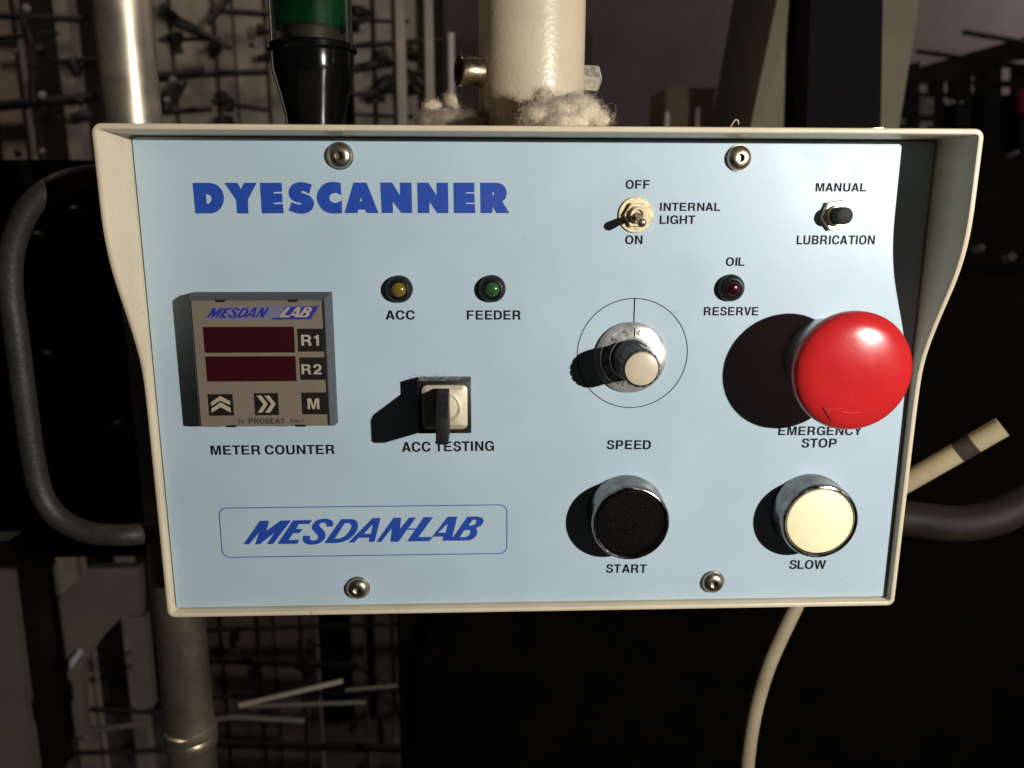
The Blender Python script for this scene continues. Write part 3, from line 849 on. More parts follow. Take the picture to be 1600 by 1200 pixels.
# ---- toggle switch
tx, ty = 177.0, 152.4
ts = empty('toggle_switch', (tx, ty, 0), parent=box)
MB().lathe([(6.4, 0), (6.4, 0.6), (6.2, 0.8), (3.0, 0.8)], (tx, ty, 0), seg=44).build('washer', M['nickel'], ts)
MB().lathe([(4.75, 0.81), (4.75, 2.3), (4.45, 2.6), (3.0, 2.6)], (tx, ty, 0), seg=6, rmod=lambda k, r, t: r).build('nut', M['nickel'], ts)
MB().lathe([(3.15, 2.4), (3.15, 3.3), (2.9, 3.5), (2.75, 3.5), (2.75, 4.3), (2.5, 4.5), (2.1, 4.5), (2.0, 3.4), (0, 3.2)], (tx, ty, 0), seg=36).build('bushing', M['nickel'], ts)
MB().tube([(tx, ty - 0.1, 3.2), (tx - .05, ty - 0.9, 6.5), (tx - 0.2, ty - 2.0, 11), (tx - 0.25, ty - 2.45, 13), (tx - 0.28, ty - 2.6, 13.8), (tx - 0.29, ty - 2.68, 14.2)],
          [1.15, 1.2, 1.5, 1.6, 1.35, 0.6], 20, sub=3).build('lever', M['steel'], ts)

# ---- manual lubrication push switch
bx, by = 250.4, 152.4
ps = empty('push_switch', (bx, by, 0), parent=box)
ca = math.radians(9)
MB().lathe([(5.9, 0), (5.9, 1.7), (5.5, 2.1), (3.2, 2.1)], (bx, by, 0), seg=6).build('nut', M['nickel_bright'], ps)
for v in bpy.data.objects[[c.name for c in ps.children][0]].data.vertices:
    v.co = Matrix.Rotation(-ca, 3, 'Y') @ v.co
MB().lathe([(3.9, 2.0), (3.9, 3.6), (3.6, 3.9), (3.1, 3.9)], (bx, by, 0), seg=36).build('bushing', M['nickel'], ps)
MB().lathe([(3.1, 3.2), (3.1, 8.0), (2.9, 8.4), (2.5, 8.55), (0, 8.6)], (bx, by, 0), seg=36).build('push_cap', M['key_plastic'], ps)

# ---- speed knob with numbered skirt
kx, ky = 176.8, 99.9
kn = empty('speed_knob', (kx, ky, 0), parent=box)
MB().lathe([(13.5, 0.5), (13.5, 1.0), (13.25, 1.25), (11.6, 1.75), (11.45, 1.95), (8.2, 2.6), (8.0, 2.9), (7.0, 2.9)], (kx, ky, 0), seg=72).build('dial_skirt', M['dial'], kn)
mb = MB()
def on_skirt(r):
    return 1.95 + (11.45 - r) / 3.25 * 0.65 + 0.09
def arcp(cx, cy, rx, ry, a0, a1, n_=14):
    return [(cx + rx * math.cos(math.radians(a0 + (a1 - a0) * k / n_)), cy + ry * math.sin(math.radians(a0 + (a1 - a0) * k / n_))) for k in range(n_ + 1)]
DIG = {   # pen strokes on a 0.6 x 1 grid
    '0': [arcp(.3, .5, .26, .48, 0, 360)], '1': [[(.12, .78), (.32, .98), (.32, 0)]],
    '2': [arcp(.3, .72, .25, .26, 160, -40) + [(.05, .02), (.57, .02)]], '3': [arcp(.29, .74, .23, .24, 150, -90) + arcp(.29, .26, .26, .25, 90, -150)],
    '4': [[(.42, 0), (.42, .98), (.03, .28), (.6, .28)]], '5': [[(.52, .98), (.14, .98), (.09, .55)] + arcp(.29, .31, .26, .30, 125, -150)],
    '6': [[(.5, .92)] + arcp(.33, .55, .28, .42, 80, 190) + arcp(.31, .29, .25, .28, 180, -180)], '7': [[(.04, .98), (.56, .98), (.22, 0)]],
    '8': [arcp(.3, .74, .21, .23, 0, 360), arcp(.3, .26, .25, .25, 0, 360)], '9': [[(.1, .08)] + arcp(.27, .45, .28, .42, -100, 10) + arcp(.29, .71, .25, .28, 0, 360)]}
for ndig in range(11):
    a = math.radians(15.0 + 28.8 * (ndig - 5))
    txt = str(ndig)
    for q_, ch in enumerate(txt):
        for st_ in DIG[ch]:
            P = [((x_ + .78 * q_ - (.3 if len(txt) == 1 else .69)) * 2.25, 8.75 + y_ * 2.25) for x_, y_ in st_]
            for (xa, ya), (xb, yb_) in zip(P, P[1:]):
                L_ = math.hypot(xb - xa, yb_ - ya)
                if L_ < 1e-6:
                    continue
                nx, ny = -(yb_ - ya) / L_ * .13, (xb - xa) / L_ * .13
                ux, uy = (xb - xa) / L_ * .05, (yb_ - ya) / L_ * .05
                qd = [(xa + nx - ux, ya + ny - uy), (xa - nx - ux, ya - ny - uy), (xb - nx + ux, yb_ - ny + uy), (xb + nx + ux, yb_ + ny + uy)]
                pts = []
                for lx_, ly_ in qd:
                    X, Y = lx_ * math.cos(a) - ly_ * math.sin(a), lx_ * math.sin(a) + ly_ * math.cos(a)
                    pts.append((kx + X, ky + Y, on_skirt(math.hypot(X, Y))))
                mb.add(pts, [(0, 1, 2, 3)])
w = 0.2
lx = KC[0] + .1
mb.add([(lx - w, ky + 8.2, on_skirt(8.2)), (lx + w, ky + 8.2, on_skirt(8.2)), (lx + w, ky + 11.4, on_skirt(11.4)), (lx - w, ky + 11.4, on_skirt(11.4))], [(0, 1, 2, 3)])
mb.build('dial_numbers', M['ink_black'], kn, recalc=False, smooth=None)
def flute(k, r, t):
    if k in (4, 5, 6, 7):
        return r - 0.42 * max(0.0, math.cos(t * 16)) ** 2
    return r
MB().lathe([(7.4, 3.0), (7.4, 8.5), (7.2, 9.2), (7.0, 9.6), (7.05, 10.2), (7.0, 19.5), (6.9, 21.0), (6.6, 21.7), (6.2, 21.8), (6.05, 21.3)],
           (kx, ky, 0), seg=160, rmod=flute).build('grip', M['black_plastic'], kn)
MB().lathe([(6.1, 20.6), (6.1, 21.7), (5.8, 22.2), (4.5, 22.55), (2.5, 22.75), (0, 22.8)], (kx, ky, 0), seg=48).build('knob_cap', M['ivory'], kn)

# ---- emergency stop
ex, ey = 250.3, 99.5
es = empty('emergency_stop', (ex, ey, 0), parent=box)
MB().lathe([(15.0, 0), (15.0, 7.5), (14.6, 9.0), (13.6, 9.8), (12.0, 10.0), (9.4, 10.0)], (ex, ey, 0), seg=64).build('collar', M['collar'], es)
MB().lathe([(9.4, 9.5), (9.4, 22.8)], (ex, ey, 0), seg=40).build('stem', M['black_plastic'], es)
DP = [(21.2, 24.6), (21.15, 25.8), (20.7, 27.2), (19.7, 28.2), (18.1, 29.0)] + [(r_, 31.2 - r_ * r_ / 175.0) for r_ in (16, 13, 10, 7, 4, 2, 0)]
mush = MB().lathe([(9.2, 22.0), (19.5, 22.2), (20.7, 22.8), (21.1, 23.6)] + DP, (ex, ey, 0), seg=96).build('mushroom_cap', M['red'], es, smooth=60)
# mould marks on the cap: a cut, and glints painted as pale red arcs
def dome(r):
    for (a, za), (b, zb) in zip(DP, DP[1:]):
        if b <= r <= a:
            return za + (zb - za) * (a - r) / (a - b)
    return 25.0
def dome_pt(x, y, lift=0.02):
    return (ex + x, ey + y, dome(math.hypot(x, y)) + lift)
def cap_xy(px, py):
    z = 29.0
    for _ in range(8):
        p = at(px, py, z)
        z = dome(min(21.15, math.hypot(p.x - ex, p.y - ey)))
    return (p.x - ex, p.y - ey)
a, b = cap_xy(1284.5, 634), cap_xy(1299.5, 661)
MB().tube([dome_pt(a[0] + (b[0] - a[0]) * t, a[1] + (b[1] - a[1]) * t, -0.02) for t in (0, .2, .4, .6, .8, 1)], [0.12, .28, .28, .28, .24, .1], 8).build('groove', M['red_dark'], mush)
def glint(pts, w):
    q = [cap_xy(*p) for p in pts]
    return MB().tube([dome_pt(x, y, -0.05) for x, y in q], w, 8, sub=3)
glint([(1289, 638), (1300, 639.5), (1312, 639), (1317, 638)], [0.05, .11, .11, .06]).build('painted_glint', M['red_glint'], mush)
glint([(1314, 642), (1322, 644.5), (1336, 645), (1347, 643.5)], [0.06, .13, .12, .05]).build('painted_glint', M['red_glint'], mush)
glint([(1320, 519.5), (1326, 518.5), (1331, 518)], [0.04, .09, .05]).build('painted_glint', M['red_glint'], mush)

# ---- START and SLOW push buttons
def push_button(x, y, mt, lab):
    e = empty('push_button', (x, y, 0), parent=box)
    MB().lathe([(15.3, 0), (15.3, 2.0), (15.05, 2.4), (15.0, 10.3), (14.8, 11.6), (14.35, 12.3), (13.9, 12.45), (13.45, 12.2), (13.15, 11.6), (13.05, 10.2)],
               (x, y, 0), seg=72).build('bezel_ring', M['chrome'], e)
    if mt == 'pale_button':
        prof = [(12.95, 9.0), (12.95, 11.3), (12.75, 11.75), (12.2, 12.0), (0, 12.15)]
    else:
        prof = [(12.95, 9.0), (12.95, 11.0), (12.8, 11.25), (12.45, 11.35), (12.2, 11.15), (0, 11.1)]
    MB().lathe(prof, (x, y, 0), seg=64).build('button_cap', M[mt], e)
    e['label'] = lab
push_button(177.1, 38.0, 'black_rough', 'black push button marked START')
push_button(250.0, 37.7, 'pale_button', 'pale yellow push button marked SLOW')

# ================================================================== THINGS ROUND THE BOX
# ---- cream pole that carries the box
zc = -48.0
a, b = at(747, 100, zc), at(914, 100, zc)
pr = (b.x - a.x) / 2 * 0.985
pcx = (a.x + b.x) / 2
pole = empty('support_pole', (pcx, PH + 2.5, zc), 'thick cream painted round pole rising from the top of the control box', 'pole')
MB().lathe([(pr, 0), (pr, 620)], (pcx, PH + 2.6, zc), axis=(0, 1, 0), seg=72).build('tube', M['cream_pole'], pole)
MB().lathe([(pr + 7, 0), (pr + 7, 2.2), (pr + 6.4, 2.6), (pr + 0.2, 2.7)], (pcx, PH + 2.55, zc), axis=(0, 1, 0), seg=64).build('foot_flange', M['cream'], pole)
# socket-head bolt on the left, nut end on the right
hc = at(717, 110, zc + 10)
ax = Vector((-0.93, 0.02, 0.36)).normalized()
inner = hc - ax * 9.5
MB().lathe([(5.8, 0.0), (6.0, 0.5), (6.0, 9.0), (5.6, 9.6), (3.4, 9.6), (3.3, 4.5), (0, 4.2)], inner, axis=ax, seg=42,
           rmod=lambda k, r, t: hexr(t + .3, r) if k in (4, 5) else r).build('socket_bolt', M['bolt'], pole)
MB().lathe([(3.2, -16), (3.2, 0.6)], inner, axis=ax, seg=20).build('bolt_shank', M['nickel'], pole)
nc = at(917, 123, zc - 6)
MB().lathe([(5.6, -6), (5.6, 3.6), (4.9, 4.4), (2.9, 4.4), (2.7, 5.6), (0, 5.8)], nc, axis=(0.95, 0, -0.3), seg=6).build('nut', M['nickel_bright'], pole)

# ---- cotton lint caught round the foot of the pole
def lint(name, blobs, fibres, material, label, origin, spread):
    """a soft merged mass of fluff with many loose fibres standing out of it"""
    core, fl = MB(), MB()
    for c, r in blobs:
        b2 = bmesh.new()
        bmesh.ops.create_icosphere(b2, subdivisions=4, radius=1)
        ph = [random.uniform(0, 6.28) for _ in range(6)]
        for v in b2.verts:
            p = v.co.copy()
            n_ = math.sin(p.x * 2.3 + ph[0]) * math.sin(p.y * 2.6 + ph[1]) + 0.6 * math.sin(p.z * 3.3 + ph[2] + p.x * 2.4)
            k = 1 + 0.08 * n_
            v.co = Vector((c[0] + p.x * r[0] * k, max(PH + 2.4, c[1] + p.y * r[1] * k), c[2] + p.z * r[2] * k))
        core.bm(b2)
    for _ in range(fibres):
        c, r = random.choice(blobs)
        d = Vector((random.gauss(0, 1), random.gauss(0.2, 1), random.gauss(0.3, 1))).normalized()
        q_ = random.uniform(.78, 1.0)
        p = Vector((c[0] + d.x * r[0] * q_, c[1] + d.y * r[1] * q_, c[2] + d.z * r[2] * q_))
        tng = Vector((random.gauss(0, 1), random.gauss(0, 1), random.gauss(0, 1)))
        tng = (tng - d * tng.dot(d)).normalized()
        ln = random.uniform(1.0, spread) * random.uniform(.5, 1)
        path = [p, p + (tng * .7 + d * .25) * ln * .4, p + (tng + d * random.uniform(-.1, .45)) * ln * .7 + Vector((0, random.uniform(-.5, .5), 0)), p + (tng * 1.2 + d * random.uniform(-.3, .3)) * ln]
        fl.tube([Vector((q.x, max(PH + 2.75, q.y), q.z)) for q in path], random.uniform(0.014, 0.032), 3, sub=2)
    o = core.build(name, material, None, origin=origin, smooth=180)
    rm = o.modifiers.new('merge', 'REMESH')
    rm.mode = 'VOXEL'
    rm.voxel_size = 0.0006
    rm.use_smooth_shade = True
    sm = o.modifiers.new('soften', 'SMOOTH')
    sm.factor = 0.6
    sm.iterations = 14
    tx_ = bpy.data.textures.new('fluff', 'CLOUDS')
    tx_.noise_scale = 0.0035
    dm = o.modifiers.new('fluff', 'DISPLACE')
    dm.texture = tx_
    dm.texture_coords = 'LOCAL'
    dm.strength = 0.0012
    dm.mid_level = 0.5
    f = fl.build('loose_fibres', material, o, recalc=False)
    f['kind'] = 'stuff'
    tag(o, label, 'lint', 'cotton lint on top of the box')
    return o
g = [at(875, 178, -8), at(850, 160, -8), at(905, 172, -8), at(838, 182, -6), at(930, 186, -10), at(880, 186, 0)]
lint('lint_tuft', [((g[0].x, g[0].y, -9), (9.5, 6.2, 8)), ((g[1].x, g[1].y, -10), (4.2, 5.2, 4.5)), ((g[2].x, g[2].y + .5, -9), (7.5, 5.4, 7)),
                   ((g[3].x, g[3].y, -6), (6.0, 3.6, 5)), ((g[4].x, g[4].y, -12), (5.5, 3.8, 5)), ((g[5].x, g[5].y - 1, -3), (9, 3.2, 5))],
     5200, M['lint'], 'pale fluffy cotton tuft in front of the cream pole, the larger one', (g[0].x, PH + 2.6, -9), 7.0)
g = [at(700, 178, -45), at(740, 180, -40), at(668, 183, -45), at(704, 158, -45), at(676, 167, -47)]
lint('lint_tuft', [((g[0].x, g[0].y - 2, -45), (13, 4.2, 8)), ((g[1].x, g[1].y - 2, -40), (9, 3.6, 6)), ((g[2].x, g[2].y - 2, -45), (5, 3.0, 5))],
     2600, M['lint_shaded'], 'dusty lint heap, coloured darker for shade, left of the cream pole under the bolt', (g[0].x, PH + 2.6, -45), 6.0)
lint('lint_tuft', [((g[3].x, g[3].y, -45), (2.7, 3.0, 2.5)), ((g[3].x + 1, g[3].y - 3, -45), (2.6, 2.0, 2.4)), ((g[4].x, g[4].y, -46), (4.4, 2.4, 3))],
     900, M['lint'], 'small pale cotton wisp on the dark lint left of the pole', (g[3].x, PH + 2.6, -45), 3.5)
# little curl of thread and a bright metal strip lying on the box top
p = at(1143, 197, 15)
wt = MB().tube([(p.x - .5, PH + 2.8, 14), (p.x + .2, PH + 4.2, 15), (p.x + 1.2, PH + 5.6, 15), (p.x + 2.2, PH + 5.2, 15), (p.x + 2.6, PH + 4.2, 14)], 0.22, 6, sub=4).build('thread_curl', M['lint'], None, origin=(p.x, PH + 2.6, 14))
tag(wt, 'tiny curl of pale thread standing on the top edge of the box', 'thread')
a, b = at(1318, 198, 12), at(1374, 199, 12)
st = MB().hexa([(a.x, PH + 2.6, 6), (b.x, PH + 2.6, 6), (b.x, PH + 2.6, 15), (a.x, PH + 2.6, 15)],
               [(a.x, PH + 2.9, 6), (b.x, PH + 3.7, 6), (b.x, PH + 3.5, 15), (a.x + 2, PH + 2.9, 15)]).build('metal_strip', M['nickel_bright'], None, origin=((a.x + b.x) / 2, PH + 2.6, 10))
tag(st, 'thin bright metal strip lying on the right of the box top', 'metal strip')

# ---- beacon lamp with green lens standing behind the box
zb = -72.0
def bw(x0, x1, y):
    a, b = at(x0, y, zb), at(x1, y, zb)
    return (b.x - a.x) / 2, (a.x + b.x) / 2, a.y
r1, bcx, y1 = bw(421, 553, 60)
yb = at(490, 215, zb).y
beacon = empty('beacon_lamp', (bcx, yb - 60, zb), 'green beacon lamp with glossy black bottle shaped base behind the box', 'beacon lamp')
prof = []
for x0, x1, y in ((452, 541, 260), (452, 541, 200), (449, 543, 178), (438, 549, 142), (428, 552, 118), (425, 553, 108), (424, 553, 84), (416, 556, 80), (416, 556, 72), (421, 553, 69)):
    r, _, yy = bw(x0, x1, y)
    prof.append((r, yy))
prof[0] = (prof[1][0], yb - 60)
MB().lathe(prof, (bcx, 0, zb), axis=(0, 1, 0), seg=64).build('base', M['lamp_black'], beacon)
yr0, yr1 = at(490, 70, zb).y, at(490, 47, zb).y
MB().lathe([(r1 * 0.66, yr0 - .5), (r1 * 0.66, yr1)], (bcx, 0, zb), axis=(0, 1, 0), seg=48).build('lamp_socket', M['lamp_beige'], beacon)
ytop = at(490, -160, zb).y
MB().lathe([(r1 * 0.84, yr1 + .1), (r1 * 0.90, yr1 + 6), (r1 * .90, ytop), (r1 * .6, ytop + 5), (0, ytop + 6)], (bcx, 0, zb), axis=(0, 1, 0), seg=64,
           rmod=lambda k, r, t: r * (1 + 0.012 * math.cos(t * 24))).build('lens', M['lamp_green'], beacon)
MB().lathe([(r1 * 0.97, yr0 - .4), (r1 * 0.97, yr1 + 30), (r1 * 0.94, yr1 + 30), (r1 * 0.94, yr0 - .4)], (bcx, 0, zb), axis=(0, 1, 0), seg=64, cap0=False, cap1=False).build('clear_cover', M['lamp_clear'], beacon)

# ---- chrome tube at the left, running from above to below behind the box
zp = -150.0
a, b = at(152, 60, zp), at(240, 60, zp)
r = (b.x - a.x) / 2
px_ = (a.x + b.x) / 2
tubep = empty('upright_tube', (px_, -500, zp), 'bright chrome upright tube at the left behind the control box', 'tube')
ymid = at(250, 500, zp).y
MB().lathe([(r, ymid), (r, 700)], (px_, 0, zp), axis=(0, 1, 0), seg=64).build('tube_upper', M['pole_chrome'], tubep)
yj = at(280, 1135, zp).y
c2 = at(270, 1000, zp)
MB().lathe([(r, yj), (r, ymid - .2)], (px_, 0, zp), axis=(0, 1, 0), seg=64).build('tube_lower', M['pole_dull'], tubep)
MB().lathe([(r + .1, yj - 420), (r + .1, yj - 14), (r + 1.6, yj - 12), (r + 1.8, yj - 7), (r + .8, yj - 5), (r + 1.8, yj - 3), (r + 1.6, yj), (r, yj + 1)], (px_, 0, zp), axis=(0, 1, 0), seg=64).build('coupling', M['pole_dull'], tubep)

# ---- black hose loops left and right of the box
def ppath(pts, z):
    return [at(x, y, z if len(q) == 0 else q[0]) for x, y, *q in pts]
hl = MB().tube(ppath([(310, 268, -36), (250, 270, -34), (200, 274, -30), (140, 276, -18), (88, 290, -8), (45, 325, -5), (20, 385, -4), (16, 450, -4), (26, 530, -4), (40, 640, -4), (52, 720, -4),
                      (66, 775, -4), (95, 812, -4), (140, 832, -4), (190, 836, -5), (225, 834, -10), (275, 834, -26), (330, 834, -30)], -4), 4.3, 24, sub=6).build('hose_loop', M['rubber'], None, origin=at(40, 600, -4))
tag(hl, 'bent black hose curving round the left side of the box', 'hose', 'black hoses beside the box')
hr = MB().tube(ppath([(1270, 800, -60), (1370, 806), (1430, 812), (1500, 818), (1560, 806), (1620, 770), (1680, 700)], -75), 9.0, 24, sub=6).build('hose_loop', M['hose_dark'], None, origin=at(1500, 815, -75))
tag(hr, 'black hose leaving the lower right side of the box', 'hose', 'black hoses beside the box')

# ---- cream rod with a black band, right of the box
ra, rb = at(1322, 808, -66), at(1566, 667, -40)
d = (rb - ra).normalized()
rr = 4.7
rod = empty('banded_rod', ra, 'short cream rod with a black tape band, right of the box', 'rod')
t0, t1 = 0.735, 0.835
P = lambda t: ra + (rb - ra) * t
MB().tube([P(0), P(1)], rr, 28).build('rod', M['rod'], rod)
MB().tube([P(t0), P(t1)], rr * 1.03, 28).build('tape_band', M['tape'], rod)

# ---- cream cable hanging below the box
cb = MB().tube(ppath([(1272, 850, -50), (1262, 900, -50), (1246, 940, -50), (1222, 990, -48), (1200, 1040, -46), (1183, 1095, -45), (1172, 1150, -45), (1166, 1205, -45), (1163, 1270, -45)], -50), 3.7, 20, sub=6).build('cable', M['cable'], None, origin=at(1246, 940, -50))
tag(cb, 'cream cable hanging down from under the box', 'cable')

# ================================================================== MACHINERY BEHIND
def slab(name, pts_top, pts_bot, z0, z1, material, parent=None, origin=None):
    """upright member: left/right photo edges at two heights, real depth z0..z1"""
    (xa, xb, yt), (xc, xd, ybm) = pts_top, pts_bot
    A, B, C, D = at(xa, yt, z1), at(xb, yt, z1), at(xc, ybm, z1), at(xd, ybm, z1)
    k = (z0 - z1)
    lo = [(C.x, C.y, z1), (D.x, D.y, z1), (D.x, D.y, z0), (C.x, C.y, z0)]
    hi = [(A.x, A.y, z1), (B.x, B.y, z1), (B.x, B.y, z0), (A.x, A.y, z0)]
    return MB().hexa(lo, hi).build(name, material, parent, origin=origin)

# the leaning column of two olive faces, the black post and the grey-olive leaning plate
c0 = at(1200, 190, -500)
oc = empty('leaning_column', c0, 'leaning olive column with a dark and a light face behind the box', 'column')
A0, A1, A2 = at(1174, -60, -540), at(1226, -60, -500), at(1270, -60, -520)
B0, B1, B2 = at(1112, 280, -540), at(1155, 280, -500), at(1252, 280, -520)
def wedge(P0, P1, Q0, Q1, dz):
    return MB().hexa([P0, P1, (P1[0], P1[1], P1[2] - dz), (P0[0], P0[1], P0[2] - dz)], [Q0, Q1, (Q1[0], Q1[1], Q1[2] - dz), (Q0[0], Q0[1], Q0[2] - dz)])
wedge(tuple(B0), tuple(B1), tuple(A0), tuple(A1), 40).build('shaded_side', M['olive_shaded'], oc)
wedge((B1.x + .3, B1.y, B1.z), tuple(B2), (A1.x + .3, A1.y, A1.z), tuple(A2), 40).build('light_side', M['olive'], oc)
bp = slab('black_post', (1268, 1381, -60), (1257, 1374, 320), -560, -470, M['soft_black'], None, at(1320, 190, -470))
tag(bp, 'wide black upright post between the olive column and the pale slanted plate', 'post')
sp = slab('slanted_plate', (1378, 1446, -60), (1372, 1392, 280), -620, -600, M['olive'], None, at(1400, 190, -600))
tag(sp, 'pale slanted plate tapering down beside the black post', 'plate')

# black cabinets that fill the dark below and beside the box
cab = empty('machine_cabinet', (500, -1298, -700), 'black machine cabinet filling the dark behind and below the box', 'cabinet')
a = at(660, 960, -420)
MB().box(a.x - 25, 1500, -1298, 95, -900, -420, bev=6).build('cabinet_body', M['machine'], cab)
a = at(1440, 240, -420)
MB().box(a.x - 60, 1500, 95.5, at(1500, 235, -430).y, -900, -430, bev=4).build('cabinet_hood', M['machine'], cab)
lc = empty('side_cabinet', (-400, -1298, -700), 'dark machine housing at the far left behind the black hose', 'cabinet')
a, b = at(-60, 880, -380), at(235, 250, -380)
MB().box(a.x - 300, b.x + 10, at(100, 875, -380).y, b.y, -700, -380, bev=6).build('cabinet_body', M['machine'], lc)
for px, py in ((118, 335), (60, 375), (185, 668), (75, 560)):
    c = at(px, py, -378)
    MB().lathe([(7, -4), (7, 2), (5, 4), (0, 4)], c, seg=16).build('bolt_head', M['dark_bar'], lc)
# faint machine fittings on the right cabinet
for px, py, w_, h_ in ((1530, 388, 14, 7), (1578, 402, 10, 8), (1584, 240, 3, 5)):
    c = at(px, py, -425)
    MB().lathe([(h_ * .5, -6), (h_ * .5, 3), (h_ * .3, 5), (0, 5)], c, axis=(.2, .3, 1), seg=18).build('fitting', M['creel_dark'], cab)

# ---- left yarn creel: pale posts, dark cross rails and rows of yarn guides
zc1 = -1500.0
cr = empty('yarn_creel', (at(300, 100, zc1).x, -1298, zc1), 'tall yarn creel of pale posts and dark rails at the left, behind the beacon', 'creel')
def post(px, wpx, z, material, parent, y0=-1298, y1=1900, depth=40):
    c = at(px, 100, z)
    w_ = wpx * (CAM.z - z) / FPX / 2
    MB().box(c.x - w_, c.x + w_, y0, y1, z - depth, z).build('post', material, parent)
for px, wp, mt in ((6, 34, 'post_beige'), (104, 20, 'post_grey'), (252, 26, 'post_grey'), (304, 54, 'post_beige'), (354, 22, 'post_grey'), (392, 40, 'post_beige'),
                   (432, 20, 'post_grey'), (566, 26, 'post_grey'), (600, 22, 'post_grey'), (520, 20, 'post_grey'), (640, 18, 'post_grey')):
    post(px, wp, zc1, M[mt], cr)
random.seed(5)
RAILS = [(-30, 24, 130, 30, 9), (-30, 168, 150, 152, 15), (-20, 60, 90, 52, 6), (80, 96, 190, 90, 6), (236, 122, 318, 112, 15), (300, 116, 420, 112, 9), (250, 62, 345, 60, 6), (330, 16, 425, 22, 8),
         (335, 158, 420, 172, 6), (248, 176, 330, 170, 8), (545, 72, 690, 62, 8), (550, 108, 620, 96, 13), (545, 148, 640, 140, 7), (550, 178, 690, 184, 5), (540, 30, 640, 34, 5),
         (300, 985, 690, 972, 8), (320, 1030, 560, 1042, 13), (310, 1090, 690, 1078, 7), (60, 1105, 420, 1120, 9), (300, 1160, 690, 1172, 14), (30, 1180, 330, 1170, 8), (480, 1000, 700, 1120, 5)]
for xa, ya, xb, yb_, hp in RAILS:
    MB().tube([at(xa, ya, zc1 + 30), at(xb, yb_, zc1 + 34)], hp * (CAM.z - zc1) / FPX / 2, 10).build('rail', M['dark_bar'], cr)
def clump(cx, cy, n_, sx_, sy_):
    for _ in range(max(3, int(n_ * 0.55))):
        c = at(cx + random.gauss(0, sx_), cy + random.gauss(0, sy_), zc1 + random.uniform(40, 90))
        k_ = random.random()
        if k_ < 0.45:
            d = Vector((random.gauss(0, 1), random.gauss(0, .8), random.gauss(0, .5))).normalized() * random.uniform(14, 42)
            MB().tube([c - d, c, c + d], [random.uniform(3, 9), random.uniform(5, 14), random.uniform(3, 10)], 10, sub=3).build('yarn_guide', M['dark_bar'], cr)
        elif k_ < 0.8:
            r_ = random.uniform(7, 20)
            MB().lathe([(r_ * .5, 0), (r_, r_ * .3), (r_ * random.uniform(.7, 1), r_), (r_ * .4, r_ * 1.4), (r_ * .4, r_ * 2.2)], c, axis=(random.gauss(0, 1), random.gauss(0, 1), random.gauss(0, .6)), seg=14).build('yarn_guide', M['dark_bar'], cr)
        else:
            r_ = random.uniform(4, 8)
            MB().lathe([(r_ * .5, 0), (r_, r_ * .4), (r_, r_ * 1.1), (r_ * .5, r_ * 1.5)], c, axis=(random.gauss(0, .6), random.gauss(0, .6), 1), seg=12).build('ceramic_eye', M['bobbin'], cr)
for cx, cy, n_, sx_, sy_ in ((60, 60, 12, 14, 40), (60, 190, 9, 16, 30), (120, 120, 7, 10, 50), (272, 40, 7, 8, 28), (275, 150, 9, 9, 22), (340, 80, 9, 7, 45), (345, 165, 6, 8, 18), (405, 60, 4, 8, 30),
                             (560, 40, 6, 12, 30), (590, 120, 9, 14, 34), (650, 60, 7, 8, 36), (655, 150, 4, 8, 20), (360, 1010, 7, 22, 26), (470, 1040, 6, 26, 34), (120, 1140, 6, 24, 20), (560, 1130, 6, 30, 30)):
    clump(cx, cy, n_, sx_, sy_)
a, b = at(-200, 1300, -1850), at(690, -150, -1850)
MB().box(a.x, b.x, -1298, b.y + 500, -1900, -1850).build('dark_backing', M['creel_dark'], cr)  # dark sheet added so the gaps between the posts stay dark
# two thin pale uprights in front of the creel
for px, wp, lab in ((626.5, 14, 'thin pale upright strip behind the box, next right of the beacon'), (671, 13, 'thin pale upright strip nearest the cream pole bolt')):
    c = at(px, 100, -900)
    w_ = wp * (CAM.z + 900) / FPX / 2
    o = MB().box(c.x - w_, c.x + w_, -300, 1500, -912, -900, bev=2).build('upright_strip', M['post_beige'], None, origin=(c.x, -300, -906))
    tag(o, lab, 'strip', 'pale upright strips')
c = at(705, 60, -1100)
o = MB().tube([(c.x, -400, -1100), (c.x, at(705, 52, -1100).y, -1100)], 5, 12).build('thin_rod', M['white_pin'], None, origin=(c.x, -400, -1100))
tag(o, 'thin pale rod standing behind the pole bolt', 'rod')

# ---- lower left: pale post, grey bracket, loose thin tubes
lp = slab('floor_post', (-40, 14, 845), (-20, 58, 1260), -430, -360, M['bracket'], None, at(20, 1100, -360))
tag(lp, 'pale grey post at the lower left edge', 'post')
br = empty('angle_bracket', at(150, 950, -420), 'grey angled sheet metal bracket left of the tube below the hose', 'bracket')
zt = -420
def plate_px(pts, z, dz, name, parent, material):
    q = [at(x, y, z) for x, y in pts]
    return MB().hexa([(p.x, p.y, z - dz) for p in q], [(p.x, p.y, z) for p in q]).build(name, material, parent)
plate_px([(54, 972), (137, 889), (217, 887), (220, 962), (192, 962), (160, 995), (130, 1040), (105, 1050), (82, 1030)], zt, 12, 'gusset', br, M['bracket'])
plate_px([(199, 964), (227, 964), (240, 1105), (215, 1110)], zt - 2, 10, 'leg', br, M['bracket'])
plate_px([(82, 1032), (128, 1042), (135, 1150), (88, 1155)], zt - 2, 10, 'leg', br, M['bracket'])
cfoot = at(110, 1040, zt + 2)
MB().tube([at(104, 1045, zt + 4), at(125, 1018, zt + 4)], 3.5, 12).build('pin', M['bobbin'], br)
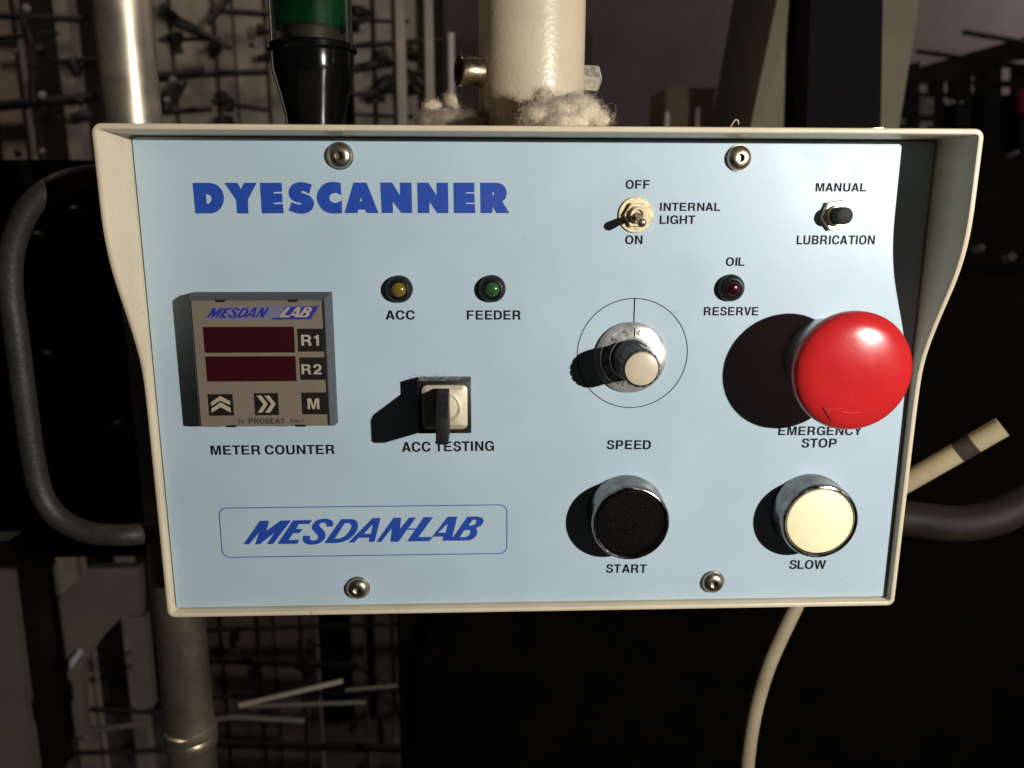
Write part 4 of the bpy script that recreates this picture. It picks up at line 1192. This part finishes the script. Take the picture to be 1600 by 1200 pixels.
for k, (pts, rr_, lab) in enumerate((
        ([(374, 1102), (535, 1064)], 2.6, 'thin pale tube, upper of the loose tubes, slanting up to the right'),
        ([(376, 1104), (572, 1097)], 2.4, 'thin dim tube, middle of the loose tubes, almost level'),
        ([(322, 1126), (366, 1120), (476, 1126)], 3.0, 'thin pale tube, lowest of the loose tubes, beside the upright tube'),
        ([(540, 1078), (622, 1071)], 2.0, 'short dim tube, farthest right of the loose tubes'),
        ([(118, 1146), (235, 1128)], 3.0, 'thin dim tube crossing left of the upright tube near the bottom'))):
    o = MB().tube([at(x, y, -430) for x, y in pts], rr_, 14).build('loose_tube', M['bracket'] if k != 0 else M['post_grey'], None, origin=at(*pts[0], -430))
    tag(o, lab, 'tube', 'loose thin tubes at the lower left')

# ---- right creel against the wall
zc2 = -2300.0
c2r = empty('yarn_creel', (at(1500, 150, zc2).x, -1298, zc2), 'dark yarn creel silhouetted against the wall at the upper right', 'creel')
def bar_px(x0, y0, x1, y1, hpx, z, name, parent, material):
    p0, p1 = at(x0, y0, z), at(x1, y1, z)
    return MB().tube([p0, p1], hpx * (CAM.z - z) / FPX / 2, 10).build(name, material, parent)
bar_px(1505, 50, 1640, 73, 8, zc2, 'rail', c2r, M['dark_bar'])
bar_px(1432, 80, 1600, 104, 7, zc2, 'rail', c2r, M['dark_bar'])
plate_px([(1425, 108), (1480, 92), (1600, 58), (1660, 40), (1660, 85), (1560, 96), (1520, 120), (1490, 126), (1418, 130)], zc2, 60, 'top_beam', c2r, M['dark_bar'])
for x0, x1 in ((1421, 1438), (1465, 1476), (1497, 1519), (1539, 1566), (1597, 1625)):
    yb_ = 330
    plate_px([(x0, 100), (x1, 96), (x1 - 4, yb_), (x0 - 4, yb_)], zc2 - 10, 60, 'post', c2r, M['dark_bar'])
for x0, y0, x1, y1, h_ in ((1420, 147, 1520, 150, 7), (1500, 130, 1620, 128, 6), (1560, 101, 1640, 108, 8), (1560, 134, 1660, 128, 6), (1415, 182, 1470, 186, 9)):
    bar_px(x0, y0, x1, y1, h_, zc2 + 5, 'rail', c2r, M['dark_bar'])
plate_px([(1463, 163), (1500, 160), (1520, 145), (1560, 143), (1568, 148), (1660, 140), (1660, 330), (1455, 330)], zc2 - 20, 40, 'guard_panel', c2r, M['machine'])
plate_px([(1436, 152), (1466, 152), (1464, 178), (1434, 178)], zc2 - 30, 8, 'yarn_guide', c2r, M['post_grey'])
plate_px([(1410, 183), (1420, 183), (1418, 194), (1407, 194)], zc2 - 30, 8, 'yarn_guide', c2r, M['post_grey'])
plate_px([(1440, 185), (1462, 183), (1460, 196), (1438, 196)], zc2 - 30, 8, 'yarn_guide', c2r, M['bobbin'])
plate_px([(1594, 140), (1640, 136), (1640, 175), (1597, 175)], zc2 + 10, 20, 'red_guard', c2r, M['red_cloth'])
for (px, py, r_) in ((1481, 160, 9), (1489, 159, 6), (1502, 160, 5)):
    MB().lathe([(r_, 0), (r_, 4), (0, 6)], at(px, py, zc2 + 6), seg=16).build('ceramic_eye', M['bobbin'], c2r)

# ---- carton and two white pins seen above the box edge
zk = -1400
a, b = at(1042, 136, zk), at(1134, 136, zk)
o = MB().box(a.x, b.x, at(1090, 240, zk).y, a.y, zk - 160, zk, bev=2).build('carton', M['brown_card'], None, origin=((a.x + b.x) / 2, at(1090, 240, zk).y, zk))
tag(o, 'dim brown box behind the control box, left of the olive column', 'box')
for px, y0, lab in ((1043, 176, 'white pin at the left side of the brown box, the shorter one'), (1092, 168, 'white pin in front of the middle of the brown box, the taller one')):
    c = at(px, y0, zk + 60)
    o = MB().tube([(c.x, c.y, c.z), (c.x, c.y - 90, c.z)], 4.2, 10).build('white_pin', M['white_pin'], None, origin=(c.x, c.y - 90, c.z))
    tag(o, lab, 'pin', 'white pins by the brown box')
